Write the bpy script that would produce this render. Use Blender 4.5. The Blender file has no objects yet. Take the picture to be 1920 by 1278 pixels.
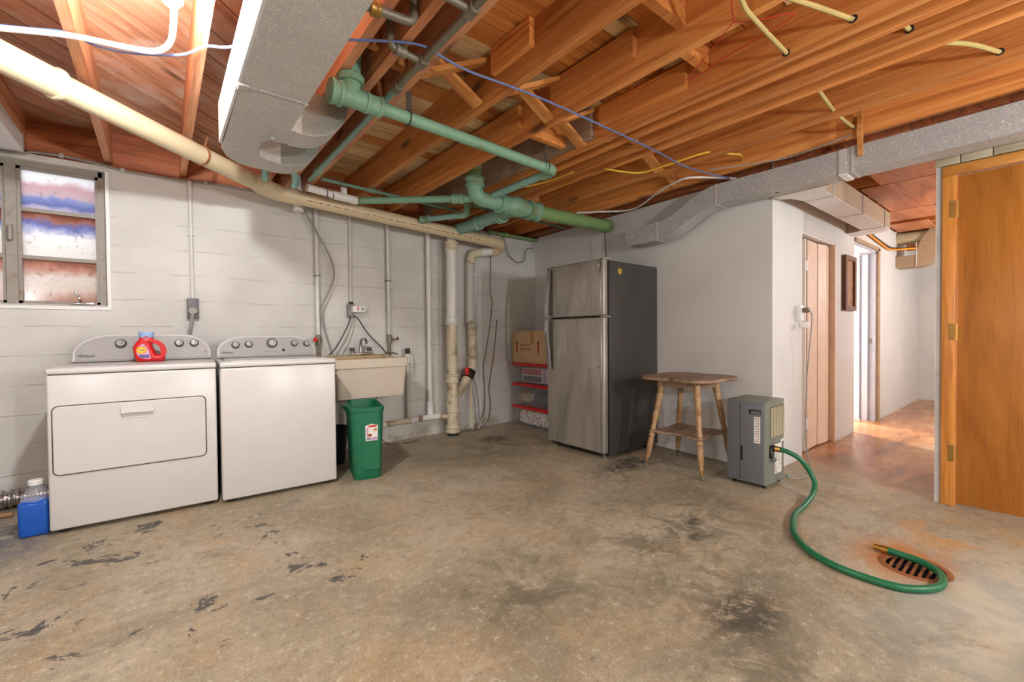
import bpy, bmesh, math, random
from mathutils import Vector, Matrix
random.seed(11)
PI = math.pi
S = bpy.context.scene
COL = S.collection

# ------------------------------------------------------------------ camera, world, exposure
CAM_H = 1.07
yaw, pitch, roll = (math.radians(a) for a in (38.757, -0.909, -0.495))
fw = Vector((math.sin(yaw)*math.cos(pitch), math.cos(yaw)*math.cos(pitch), math.sin(pitch)))
rt = Vector((math.cos(yaw), -math.sin(yaw), 0)); up = rt.cross(fw)
r2 = rt*math.cos(roll) + up*math.sin(roll); u2 = up*math.cos(roll) - rt*math.sin(roll)
cam = bpy.data.cameras.new('camera'); camo = bpy.data.objects.new('camera', cam); COL.objects.link(camo)
cam.sensor_width = 36; cam.lens = 822.4/1920*36; cam.clip_start = 0.02
camo.matrix_world = Matrix(((r2.x, u2.x, -fw.x, 0), (r2.y, u2.y, -fw.y, 0), (r2.z, u2.z, -fw.z, CAM_H), (0, 0, 0, 1)))
S.camera = camo
S.view_settings.view_transform = 'Standard'; S.view_settings.look = 'None'
S.view_settings.gamma = 1; S.view_settings.use_curve_mapping = False
S.view_settings.exposure = 0.72
W = bpy.data.worlds.new('world'); S.world = W; W.use_nodes = True
bgn = W.node_tree.nodes['Background']; bgn.inputs[0].default_value = (0.86, 0.93, 1, 1); bgn.inputs[1].default_value = 1.7
try:
    S.cycles.max_bounces = 6; S.cycles.diffuse_bounces = 4; S.cycles.glossy_bounces = 3; S.cycles.transparent_max_bounces = 6; S.cycles.sample_clamp_indirect = 6
except Exception: pass

BULB_KEY, BULB_FILL, BULB_FILL_HALL, BULB_FILL_ROOM = 70, 76, 70, 420     # radiant watts of the real key bulb and the added fill bulbs

# ------------------------------------------------------------------ material helpers
def srgb(r, g, b):
    f = lambda c: c/12.92 if c <= .04045 else ((c+.055)/1.055)**2.4
    return (f(r/255), f(g/255), f(b/255), 1)
class NT:
    def __init__(s, name):
        s.m = bpy.data.materials.new(name); s.m.use_nodes = True; s.t = s.m.node_tree
        s.n = s.t.nodes; s.bsdf = s.n['Principled BSDF']; s.out = s.n['Material Output']
    def node(s, typ, **kw):
        o = s.n.new(typ)
        for k, v in kw.items():
            if k.startswith('i_'):
                key = k[2:]; key = int(key) if key.isdigit() else key
                s.put(o.inputs[key], v)
            else: setattr(o, k, v)
        return o
    def put(s, sock, v):
        if isinstance(v, bpy.types.NodeSocket): s.t.links.new(v, sock)
        else: sock.default_value = v
    def math(s, op, a, b=0.0, clamp=False):
        o = s.n.new('ShaderNodeMath'); o.operation = op; o.use_clamp = clamp
        s.put(o.inputs[0], a); s.put(o.inputs[1], b); return o.outputs[0]
    def mix(s, f, a, b, mode='MIX'):
        o = s.n.new('ShaderNodeMix'); o.data_type = 'RGBA'; o.blend_type = mode
        s.put(o.inputs[0], f); s.put(o.inputs[6], a); s.put(o.inputs[7], b); return o.outputs[2]
    def ramp(s, f, stops, interp='LINEAR'):
        o = s.n.new('ShaderNodeValToRGB'); cr = o.color_ramp; cr.interpolation = interp
        while len(cr.elements) < len(stops): cr.elements.new(0.5)
        for e, (p, c) in zip(cr.elements, stops):
            e.position = p; e.color = c if len(c) == 4 else (*c, 1)
        s.put(o.inputs[0], f); return o.outputs[0]
    def step(s, f, a, b):
        o = s.n.new('ShaderNodeMapRange'); o.interpolation_type = 'SMOOTHSTEP'
        s.put(o.inputs[0], f); o.inputs[1].default_value = a; o.inputs[2].default_value = b; return o.outputs[0]
    def coord(s, kind='Object', scale=(1, 1, 1), rot=(0, 0, 0), rand=False):
        tc = s.n.new('ShaderNodeTexCoord'); v = tc.outputs[kind]
        if rand:
            oi = s.n.new('ShaderNodeObjectInfo'); k = s.math('MULTIPLY', oi.outputs['Random'], 37.0)
            a = s.n.new('ShaderNodeVectorMath'); a.operation = 'ADD'; s.t.links.new(v, a.inputs[0]); s.t.links.new(k, a.inputs[1]); v = a.outputs[0]
        mp = s.n.new('ShaderNodeMapping'); s.t.links.new(v, mp.inputs[0]); mp.inputs['Scale'].default_value = scale; mp.inputs['Rotation'].default_value = rot
        return mp.outputs[0]
    def noise(s, v, scale, detail=4, rough=.55, dist=0.0):
        o = s.n.new('ShaderNodeTexNoise'); s.t.links.new(v, o.inputs['Vector'])
        o.inputs['Scale'].default_value = scale; o.inputs['Detail'].default_value = detail; o.inputs['Roughness'].default_value = rough; o.inputs['Distortion'].default_value = dist
        return o.outputs['Fac']
    def vor(s, v, scale, feature='F1'):
        o = s.n.new('ShaderNodeTexVoronoi'); o.feature = feature; s.t.links.new(v, o.inputs['Vector']); o.inputs['Scale'].default_value = scale
        return o.outputs['Distance']
    def bump(s, h, strength=.3, dist=.01):
        o = s.n.new('ShaderNodeBump'); s.t.links.new(h, o.inputs['Height']); o.inputs['Strength'].default_value = strength; o.inputs['Distance'].default_value = dist
        s.t.links.new(o.outputs[0], s.bsdf.inputs['Normal'])
    def fin(s, col=None, rough=.5, metal=0.0, **kw):
        if col is not None: s.put(s.bsdf.inputs['Base Color'], col)
        s.put(s.bsdf.inputs['Roughness'], rough); s.put(s.bsdf.inputs['Metallic'], metal)
        for k, v in kw.items(): s.put(s.bsdf.inputs[k], v)
        return s.m
def plain(name, rgb, rough=.5, metal=0.0, var=.05, scale=9, bump=0.0, **kw):
    n = NT(name); v = n.coord(rand=True); f = n.noise(v, scale, 2)
    c = srgb(*rgb); lo = tuple(x*(1-var*2.2) for x in c[:3])+(1,); hi = tuple(min(1, x*(1+var*1.6)) for x in c[:3])+(1,)
    if bump: n.bump(n.noise(v, scale*7, 3), bump, .004)
    return n.fin(n.ramp(f, [(.3, lo), (.7, hi)]), rough, metal, **kw)
def wood(name, dark, mid, light, axis='Y', rough=.55, var=.28, knots=True, dirt=None, fine=1.0):
    n = NT(name); a = 'XYZ'.index(axis)
    sc = [13.0*fine]*3; sc[a] = .9
    v = n.coord(scale=tuple(sc), rand=True)
    g = n.noise(v, 1.0, 4, .6, 1.4)
    sf = [120.0]*3; sf[a] = 3.0
    v2 = n.coord(scale=tuple(sf), rand=True); fb = n.noise(v2, 1.0, 2)
    c = n.ramp(g, [(.28, srgb(*dark)), (.46, srgb(*mid)), (.72, srgb(*light))])
    c = n.mix(n.math('MULTIPLY', n.step(fb, .5, .75), .32), c, srgb(*[x*.72 for x in dark]))
    if knots:
        sk = [5.0]*3; sk[a] = 1.7
        v3 = n.coord(scale=tuple(sk), rand=True); d = n.vor(v3, 1.0)
        c = n.mix(n.math('MULTIPLY', n.step(d, .2, .05), .85), c, srgb(*[x*.45 for x in dark]))
    if dirt:
        v4 = n.coord(rand=True); c = n.mix(n.math('MULTIPLY', n.step(n.noise(v4, 3.2, 5), .48, .66), .75), c, srgb(*dirt))
    oi = n.n.new('ShaderNodeObjectInfo'); hs = n.n.new('ShaderNodeHueSaturation')
    mr = n.n.new('ShaderNodeMapRange'); n.t.links.new(oi.outputs['Random'], mr.inputs[0]); mr.inputs[3].default_value = 1-var; mr.inputs[4].default_value = 1+var*.6
    n.t.links.new(mr.outputs[0], hs.inputs['Value']); n.t.links.new(c, hs.inputs['Color'])
    return n.fin(hs.outputs[0], rough)
def emis(name, rgb, strength):
    n = NT(name); n.fin((0, 0, 0, 1), .5); n.bsdf.inputs['Emission Color'].default_value = rgb; n.bsdf.inputs['Emission Strength'].default_value = strength
    return n.m

# ------------------------------------------------------------------ mesh helpers (world coordinates in, one object out)
class MB:
    def __init__(s): s.v = []; s.f = []
    def add(s, vs, fs):
        k = len(s.v); s.v += [Vector(p) for p in vs]; s.f += [[i+k for i in f] for f in fs]; return s
    def box(s, x0, x1, y0, y1, z0, z1):
        return s.add([(x, y, z) for z in (z0, z1) for y in (y0, y1) for x in (x0, x1)],
                     [(0, 2, 3, 1), (4, 5, 7, 6), (0, 1, 5, 4), (2, 6, 7, 3), (0, 4, 6, 2), (1, 3, 7, 5)])
    def rbox(s, x0, x1, y0, y1, z0, z1, r=.01, seg=2, edges='all'):
        bm = bmesh.new(); vs = [bm.verts.new((x, y, z)) for z in (z0, z1) for y in (y0, y1) for x in (x0, x1)]
        for f in [(0, 2, 3, 1), (4, 5, 7, 6), (0, 1, 5, 4), (2, 6, 7, 3), (0, 4, 6, 2), (1, 3, 7, 5)]: bm.faces.new([vs[i] for i in f])
        es = list(bm.edges)
        if edges != 'all':
            ax = 'xyz'.index(edges); es = [e for e in es if abs((e.verts[0].co-e.verts[1].co)[ax]) > 1e-6]
        bmesh.ops.bevel(bm, geom=es, offset=r, segments=seg, profile=.5, affect='EDGES')
        s.from_bm(bm); return s
    def from_bm(s, bm):
        bm.verts.ensure_lookup_table(); bm.verts.index_update()
        s.add([v.co.copy() for v in bm.verts], [[v.index for v in f.verts] for f in bm.faces]); bm.free()
    def prism(s, poly, ax, a0, a1, holes=()):
        """polygon in the two other axes (in xyz order) pushed along axis ax from a0 to a1"""
        def P(u, w, a):
            q = [u, w]; q.insert(ax, a); return q
        n = len(poly)
        s.add([P(u, w, a0) for u, w in poly]+[P(u, w, a1) for u, w in poly],
              [list(range(n))[::-1], list(range(n, 2*n))]+[(i, (i+1) % n, n+(i+1) % n, n+i) for i in range(n)]); return s
    def frame(s, d):
        d = d.normalized(); a = Vector((0, 0, 1)) if abs(d.z) < .9 else Vector((1, 0, 0))
        x = d.cross(a).normalized(); return x, d.cross(x).normalized()
    def cyl(s, p0, p1, r0, r1=None, n=16, caps=True):
        p0, p1 = Vector(p0), Vector(p1); r1 = r0 if r1 is None else r1; x, y = s.frame(p1-p0)
        ring = lambda p, r: [p+(x*math.cos(2*PI*i/n)+y*math.sin(2*PI*i/n))*r for i in range(n)]
        fs = [(i, (i+1) % n, n+(i+1) % n, n+i) for i in range(n)]
        if caps: fs += [list(range(n))[::-1], list(range(n, 2*n))]
        return s.add(ring(p0, r0)+ring(p1, r1), fs)
    def tube(s, pts, r, n=8, sub=0, caps=True):
        pts = [Vector(p) for p in pts]
        rs = list(r) if isinstance(r, (list, tuple)) else [r]*len(pts)
        if sub:
            q, rr = [], []
            for i in range(len(pts)-1):
                p0, p1, p2, p3 = pts[max(i-1, 0)], pts[i], pts[i+1], pts[min(i+2, len(pts)-1)]
                for k in range(sub):
                    t = k/sub; q.append(.5*((2*p1)+(p2-p0)*t+(2*p0-5*p1+4*p2-p3)*t*t+(3*p1-p0-3*p2+p3)*t**3)); rr.append(rs[i]*(1-t)+rs[i+1]*t)
            pts, rs = q+[pts[-1]], rr+[rs[-1]]
        m = len(pts); x = None; vs = []
        for i, p in enumerate(pts):
            d = (pts[min(i+1, m-1)]-pts[max(i-1, 0)]).normalized()
            if x is None: x, y = s.frame(d)
            else:
                x = (x-d*x.dot(d)).normalized(); y = d.cross(x).normalized()
            vs += [p+(x*math.cos(2*PI*k/n)+y*math.sin(2*PI*k/n))*rs[i] for k in range(n)]
        fs = [(i*n+k, i*n+(k+1) % n, (i+1)*n+(k+1) % n, (i+1)*n+k) for i in range(m-1) for k in range(n)]
        if caps: fs += [list(range(n))[::-1], [(m-1)*n+k for k in range(n)]]
        return s.add(vs, fs)
    def bend(s, a, b, c, r, R, n=14, seg=6):
        """pipe from a through corner b to c with a round elbow of radius R"""
        a, b, c = Vector(a), Vector(b), Vector(c); d0, d1 = (a-b).normalized(), (c-b).normalized()
        ang = d0.angle(d1); t = R/math.tan(ang/2); p0, p1 = b+d0*t, b+d1*t
        cen = b+(d0+d1).normalized()*(R/math.sin(ang/2)); u, w = (p0-cen).normalized(), (p1-cen).normalized(); th = u.angle(w)
        arc = [cen+(u*math.sin(th*(1-k/seg))+w*math.sin(th*k/seg))/math.sin(th)*R for k in range(seg+1)]
        return s.tube(([a] if (a-p0).length > 1e-4 else [])+arc+([c] if (c-p1).length > 1e-4 else []), r, n)
    def lathe(s, prof, p0, axis=(0, 0, 1), n=20):
        p0 = Vector(p0); d = Vector(axis).normalized(); x, y = s.frame(d); m = len(prof)
        vs = [p0+d*h+(x*math.cos(2*PI*k/n)+y*math.sin(2*PI*k/n))*max(r, 1e-4) for r, h in prof for k in range(n)]
        fs = [(i*n+k, i*n+(k+1) % n, (i+1)*n+(k+1) % n, (i+1)*n+k) for i in range(m-1) for k in range(n)]
        return s.add(vs, fs+[list(range(n))[::-1], [(m-1)*n+k for k in range(n)]])
    def xform(s, M):
        s.v = [M @ p for p in s.v]; return s
def wloc(o):
    p = Vector((0, 0, 0))
    while o: p += o.location; o = o.parent
    return p
def ob(name, mb, mat, parent=None, label=None, cat=None, group=None, kind=None, origin=None, sharp=35):
    c = Vector(origin) if origin is not None else Vector([(min(p[i] for p in mb.v)+max(p[i] for p in mb.v))/2 for i in range(3)])
    me = bpy.data.meshes.new(name); me.from_pydata([p-c for p in mb.v], [], mb.f)
    bm = bmesh.new(); bm.from_mesh(me); bmesh.ops.recalc_face_normals(bm, faces=bm.faces); bm.to_mesh(me); bm.free()
    me.polygons.foreach_set('use_smooth', [True]*len(me.polygons)); me.set_sharp_from_angle(angle=math.radians(sharp)); me.update()
    me.materials.append(mat)
    return link(name, me, c, parent, label, cat, group, kind)
def link(name, me, c, parent=None, label=None, cat=None, group=None, kind=None):
    o = bpy.data.objects.new(name, me); COL.objects.link(o); o.location = c
    if parent: o.parent = parent; o.location = c-wloc(parent)
    for k, v in (('label', label), ('category', cat), ('group', group), ('kind', kind)):
        if v: o[k] = v
    return o
def thing(name, label, cat, loc, group=None, kind=None):
    return link(name, None, Vector(loc), None, label, cat, group, kind)
def text(s, size, pos, right, upv, mat, parent, name='lettering', depth=.0008, align='LEFT', shear=0, label=None, xs=1):
    cu = bpy.data.curves.new('t', 'FONT'); cu.body = s; cu.size = size; cu.extrude = depth; cu.align_x = align; cu.shear = shear; cu.resolution_u = 2
    t = bpy.data.objects.new('t', cu); COL.objects.link(t); bpy.context.view_layer.update()
    me = bpy.data.meshes.new_from_object(t.evaluated_get(bpy.context.evaluated_depsgraph_get())); bpy.data.objects.remove(t)
    R_, U = Vector(right).normalized(), Vector(upv).normalized(); N = R_.cross(U)
    mb = MB(); mb.v = [Vector(pos)+R_*v.co.x*xs+U*v.co.y+N*(v.co.z+depth) for v in me.vertices]; mb.f = [list(p.vertices) for p in me.polygons]
    return ob(name, mb, mat, parent, label=label)
def solid2d(outer, holes, depth, bevel, pos, right, upv, res=3):
    """filled flat outline (with holes), given thickness and rounded rim -> MB in world coordinates"""
    cu = bpy.data.curves.new('c', 'CURVE'); cu.dimensions = '2D'; cu.fill_mode = 'BOTH'; cu.extrude = max(depth/2-bevel, 0); cu.bevel_depth = bevel; cu.bevel_resolution = res; cu.offset = -bevel
    for pl in [outer]+list(holes):
        sp = cu.splines.new('POLY'); sp.points.add(len(pl)-1); sp.use_cyclic_u = True
        for p, q in zip(sp.points, pl): p.co = (q[0], q[1], 0, 1)
    t = bpy.data.objects.new('c', cu); COL.objects.link(t); bpy.context.view_layer.update()
    me = bpy.data.meshes.new_from_object(t.evaluated_get(bpy.context.evaluated_depsgraph_get())); bpy.data.objects.remove(t)
    R_, U = Vector(right).normalized(), Vector(upv).normalized(); N = R_.cross(U); mb = MB()
    mb.v = [Vector(pos)+R_*v.co.x+U*v.co.y+N*v.co.z for v in me.vertices]; mb.f = [list(p.vertices) for p in me.polygons]
    return mb
def smooth_poly(pts, k=5):
    n = len(pts); out = []; P = [Vector(p) for p in pts]
    for i in range(n):
        p0, p1, p2, p3 = P[i-1], P[i], P[(i+1) % n], P[(i+2) % n]
        for j in range(k):
            t = j/k; out.append(tuple(.5*((2*p1)+(p2-p0)*t+(2*p0-5*p1+4*p2-p3)*t*t+(3*p1-p0-3*p2+p3)*t**3)))
    return out
def rrect(w, h, r, n=5):
    out = []
    for cx, cy, a in ((w/2-r, h/2-r, 0), (-w/2+r, h/2-r, 90), (-w/2+r, -h/2+r, 180), (w/2-r, -h/2+r, 270)):
        out += [(cx+r*math.cos(math.radians(a+90*k/n)), cy+r*math.sin(math.radians(a+90*k/n))) for k in range(n+1)]
    return out
def copy_tree(o, parent=None):
    c = o.copy(); COL.objects.link(c); c.parent = parent
    for ch in list(o.children): copy_tree(ch, c)
    return c

# ------------------------------------------------------------------ materials
def floor_material():
    n = NT('stained_concrete'); v = n.coord()
    big = n.noise(v, 1.1, 5, .62, .5); med = n.noise(v, 4.5, 6, .7, .4); fine = n.noise(v, 27, 5, .78); grit = n.noise(v, 120, 2, .8); streak = n.noise(n.coord(scale=(1, 1.7, 1), rot=(0, 0, .5)), 4.5, 6, .74, 1.6)
    c = n.ramp(big, [(.3, srgb(124, 114, 92)), (.5, srgb(160, 149, 125)), (.7, srgb(182, 173, 152))])
    c = n.mix(n.math('MULTIPLY', n.step(med, .48, .64), .6), c, srgb(136, 125, 102))
    c = n.mix(n.math('MULTIPLY', n.step(n.noise(v, 2.4, 5, .66, 1.0), .5, .66), .55), c, srgb(172, 146, 108))
    c = n.mix(n.math('MULTIPLY', n.step(streak, .52, .7), .28), c, srgb(194, 184, 164)); c = n.mix(n.math('MULTIPLY', n.step(streak, .46, .34), .3), c, srgb(124, 112, 92))
    c = n.mix(n.math('MULTIPLY', n.step(fine, .54, .68), .6), c, srgb(206, 198, 178)); c = n.mix(n.math('MULTIPLY', n.step(fine, .46, .32), .65), c, srgb(104, 94, 76))
    c = n.mix(n.math('MULTIPLY', n.step(grit, .58, .7), .45), c, srgb(222, 214, 198)); c = n.mix(n.math('MULTIPLY', n.step(grit, .42, .3), .5), c, srgb(96, 86, 72))
    sep = n.n.new('ShaderNodeSeparateXYZ'); tc = n.n.new('ShaderNodeTexCoord'); n.t.links.new(tc.outputs['Object'], sep.inputs[0]); X, Y = sep.outputs[0], sep.outputs[1]
    def spot(cx, cy, rx, ry, soft=.6):
        a = n.math('DIVIDE', n.math('SUBTRACT', X, cx), rx); b = n.math('DIVIDE', n.math('SUBTRACT', Y, cy), ry)
        d = n.math('SQRT', n.math('ADD', n.math('MULTIPLY', a, a), n.math('MULTIPLY', b, b)))
        return n.step(d, 1.0, 1.0-soft)
    # grey worn patches in the middle of the room
    grime = n.noise(v, 4.2, 7, .76, .7)
    m = None
    for q in ((1.75, .85, .65, .5), (2.2, 1.3, 1.0, .7), (1.4, .55, .6, .4), (2.05, .25, .5, .3), (2.9, 2.05, .8, .35), (2.5, 3.4, .6, .6), (1.2, 1.4, .5, .6)):
        k = spot(*q, soft=.9); m = k if m is None else n.math('MAXIMUM', m, k)
    c = n.mix(n.math('MULTIPLY', n.math('MULTIPLY', m, n.step(grime, .45, .6)), .75), c, srgb(94, 90, 74))
    rag = n.step(n.noise(v, 16, 5, .78, .5), .38, .52)
    for q in ((1.72, .74, .30, .2), (2.17, 1.18, .09, .06), (2.95, 2.2, .5, .2), (2.65, 3.6, .25, .2), (1.42, .38, .3, .1), (1.6, .30, .2, .08), (2.35, 1.28, .1, .06)):
        k = n.math('MULTIPLY', spot(*q, soft=.75), rag); c = n.mix(n.math('MULTIPLY', k, .85), c, srgb(66, 63, 54))
    # flakes of old dark paint by the laundry machines
    m = None
    for q in ((-.75, 3.3, .7, .8), (-.35, 2.9, .8, .55), (.35, 2.75, .55, .6), (.2, 2.1, .35, .45), (-.5, 2.3, .6, .5), (.6, 2.2, .4, .5), (-.1, 3.2, .4, .2), (-.1, 2.2, .2, .2)):
        k = spot(*q, soft=.8); m = k if m is None else n.math('MAXIMUM', m, k)
    flake = n.noise(n.coord(scale=(1.0, 1.25, 1)), 5.2, 8, .74, .5)
    k = n.step(n.math('ADD', flake, n.math('MULTIPLY', m, .115)), .672, .684)
    k = n.math('MULTIPLY', k, n.step(m, .1, .5)); c = n.mix(k, c, srgb(76, 73, 70))
    k = n.math('MULTIPLY', spot(-.85, 3.45, .5, .75, .7), n.step(n.noise(v, 14, 5, .75), .42, .52)); c = n.mix(k, c, srgb(104, 104, 110))
    # rust and pale water marks round the drain
    pale = n.math('MULTIPLY', spot(2.45, .12, 1.0, .66, .8), n.step(n.noise(v, 2.2, 5, .66, .9), .4, .55)); c = n.mix(n.math('MULTIPLY', pale, .8), c, n.mix(n.step(med, .4, .6), srgb(186, 180, 160), srgb(160, 160, 150)))
    grey = n.math('MULTIPLY', spot(2.12, .02, .42, .14, .9), n.step(streak, .36, .52)); c = n.mix(n.math('MULTIPLY', grey, .6), c, srgb(122, 120, 110))
    rust = n.math('MULTIPLY', spot(2.70, .46, .36, .26, .8), n.step(n.noise(v, 7, 5, .72, .7), .34, .5)); c = n.mix(n.math('MULTIPLY', rust, .95), c, srgb(172, 106, 40))
    rust2 = n.math('MULTIPLY', spot(3.15, .35, .5, .55, .9), n.step(n.noise(v, 3.4, 5, .7, 1.2), .5, .62)); c = n.mix(n.math('MULTIPLY', rust2, .7), c, srgb(188, 138, 76))
    # varnished orange brown slab in the hall
    hall = n.step(n.math('ADD', n.math('ADD', X, n.math('MULTIPLY', Y, -.1)), n.math('MULTIPLY', n.math('SUBTRACT', big, .5), 1.6)), 3.55, 4.35)
    hc = n.ramp(n.noise(n.coord(scale=(.8, 2.2, 1)), 1.6, 6, .66, .8), [(.3, srgb(120, 76, 42)), (.48, srgb(172, 116, 70)), (.62, srgb(194, 144, 98)), (.75, srgb(204, 174, 146))])
    c = n.mix(hall, c, hc)
    n.bump(fine, .12, .006)
    r = n.math('ADD', n.math('MULTIPLY', hall, -.22), n.math('ADD', n.math('MULTIPLY', med, .3), .33))
    return n.fin(c, r, 0, **{'Specular IOR Level': .45})
def wall_concrete():
    n = NT('white_painted_concrete'); v = n.coord()
    sep = n.n.new('ShaderNodeSeparateXYZ'); tc = n.n.new('ShaderNodeTexCoord'); n.t.links.new(tc.outputs['Object'], sep.inputs[0])
    wob = n.noise(v, 2.2, 3); z = n.math('ADD', sep.outputs[2], n.math('MULTIPLY', n.math('SUBTRACT', wob, .5), .035))
    fr = n.math('FRACT', n.math('DIVIDE', z, .192)); line = n.step(n.math('ABSOLUTE', n.math('SUBTRACT', fr, .5)), .455, .5)
    br = n.noise(v, 7, 4); line = n.math('MULTIPLY', line, n.step(br, .4, .62))
    pit = n.step(n.vor(v, 22), .09, .04); pit = n.math('MULTIPLY', pit, n.step(n.noise(v, 3, 2), .5, .6))
    rough = n.noise(v, 60, 3, .6); big = n.noise(v, 1.3, 3, .55)
    c = n.ramp(big, [(.3, srgb(196, 194, 188)), (.7, srgb(224, 222, 216))])
    c = n.mix(n.math('MULTIPLY', line, .28), c, srgb(150, 144, 134)); c = n.mix(n.math('MULTIPLY', pit, .5), c, srgb(120, 114, 104))
    low = n.math('MULTIPLY', n.step(sep.outputs[2], .2, .02), n.step(n.noise(v, 5, 6, .65), .42, .62)); c = n.mix(n.math('MULTIPLY', low, .6), c, srgb(140, 120, 96))
    h = n.math('ADD', n.math('MULTIPLY', line, .9), n.math('ADD', n.math('MULTIPLY', rough, .5), n.math('MULTIPLY', br, .8)))
    n.bump(h, .42, .012)
    return n.fin(c, .62)
def galvanized(name, base=(150, 152, 152), rough=.42, metal=.75, sc=230, amp=.13):
    n = NT(name); v = n.coord(rand=True); vo = n.n.new('ShaderNodeTexVoronoi'); n.t.links.new(v, vo.inputs['Vector']); vo.inputs['Scale'].default_value = sc
    sp = n.n.new('ShaderNodeSeparateColor'); n.t.links.new(vo.outputs['Color'], sp.inputs[0])
    f = n.math('ADD', n.math('MULTIPLY', n.math('POWER', sp.outputs[0], 5.0), .5), n.math('MULTIPLY', n.noise(v, 4, 4), .45))
    c = n.ramp(f, [(.15, srgb(*[x*.93 for x in base])), (.4, srgb(*base)), (.72, srgb(*[min(255, x*(1+amp)) for x in base]))])
    return n.fin(c, rough, metal)
def rusty(name, base, rust=(120, 84, 48), amt=.5, rough=.55, metal=0.0, sc=6):
    n = NT(name); v = n.coord(rand=True); f = n.noise(v, sc, 4, .65)
    c = n.mix(n.math('MULTIPLY', n.step(f, .66-.2*amt, .8-.2*amt), .8), srgb(*base), srgb(*rust)); c = n.mix(.25, c, n.ramp(n.noise(v, sc*4, 4), [(.3, srgb(*[x*.7 for x in base])), (.7, srgb(*base))]))
    return n.fin(c, rough, metal)
def dirty_pane(kind):
    n = NT('dirty_window_glass'); vr = n.coord(rand=True)
    sep = n.n.new('ShaderNodeSeparateXYZ'); tc = n.n.new('ShaderNodeTexCoord'); n.t.links.new(tc.outputs['Generated'], sep.inputs[0])
    b = n.noise(vr, 7, 6, .7, .5); f2 = n.noise(vr, 30, 5, .75)
    zz = n.math('ADD', sep.outputs[2], n.math('MULTIPLY', n.math('SUBTRACT', b, .5), .55))
    st = {0: [(.05, srgb(214, 206, 216)), (.16, srgb(158, 164, 200)), (.34, srgb(186, 190, 216)), (.4, srgb(222, 206, 210)), (.62, srgb(226, 200, 202)), (.8, srgb(250, 248, 248))],
          1: [(.2, srgb(248, 242, 236)), (.5, srgb(250, 246, 242)), (.62, srgb(206, 206, 224)), (.74, srgb(160, 162, 202)), (.86, srgb(200, 160, 146)), (.96, srgb(176, 130, 112))],
          2: [(.1, srgb(226, 194, 178)), (.28, srgb(246, 232, 222)), (.6, srgb(248, 238, 230)), (.8, srgb(226, 188, 172)), (.95, srgb(204, 162, 144))]}[kind]
    c = n.ramp(zz, st)
    c = n.mix(n.math('MULTIPLY', n.step(f2, .57, .68), .6), c, srgb(156, 122, 108))
    tr = n.n.new('ShaderNodeBsdfTranslucent'); n.t.links.new(c, tr.inputs['Color'])
    tp = n.n.new('ShaderNodeBsdfTransparent'); n.t.links.new(c, tp.inputs['Color'])
    g = n.n.new('ShaderNodeBsdfGlossy'); g.inputs['Roughness'].default_value = .15
    m1 = n.n.new('ShaderNodeMixShader'); m1.inputs[0].default_value = .15; n.t.links.new(tr.outputs[0], m1.inputs[1]); n.t.links.new(tp.outputs[0], m1.inputs[2])
    m2 = n.n.new('ShaderNodeMixShader'); m2.inputs[0].default_value = .05; n.t.links.new(m1.outputs[0], m2.inputs[1]); n.t.links.new(g.outputs[0], m2.inputs[2])
    n.t.links.new(m2.outputs[0], n.out.inputs[0]); return n.m
def clear_plastic(name, rgb, alpha):
    n = NT(name); n.fin(srgb(*rgb), .2); n.bsdf.inputs['Alpha'].default_value = alpha; return n.m
def fabric(name, stops, sc=9):
    n = NT(name); v = n.coord(rand=True); f = n.noise(v, sc, 5, .6, .8); n.bump(n.noise(v, sc*2.5, 4), .5, .02); return n.fin(n.ramp(f, stops), .85)

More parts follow.
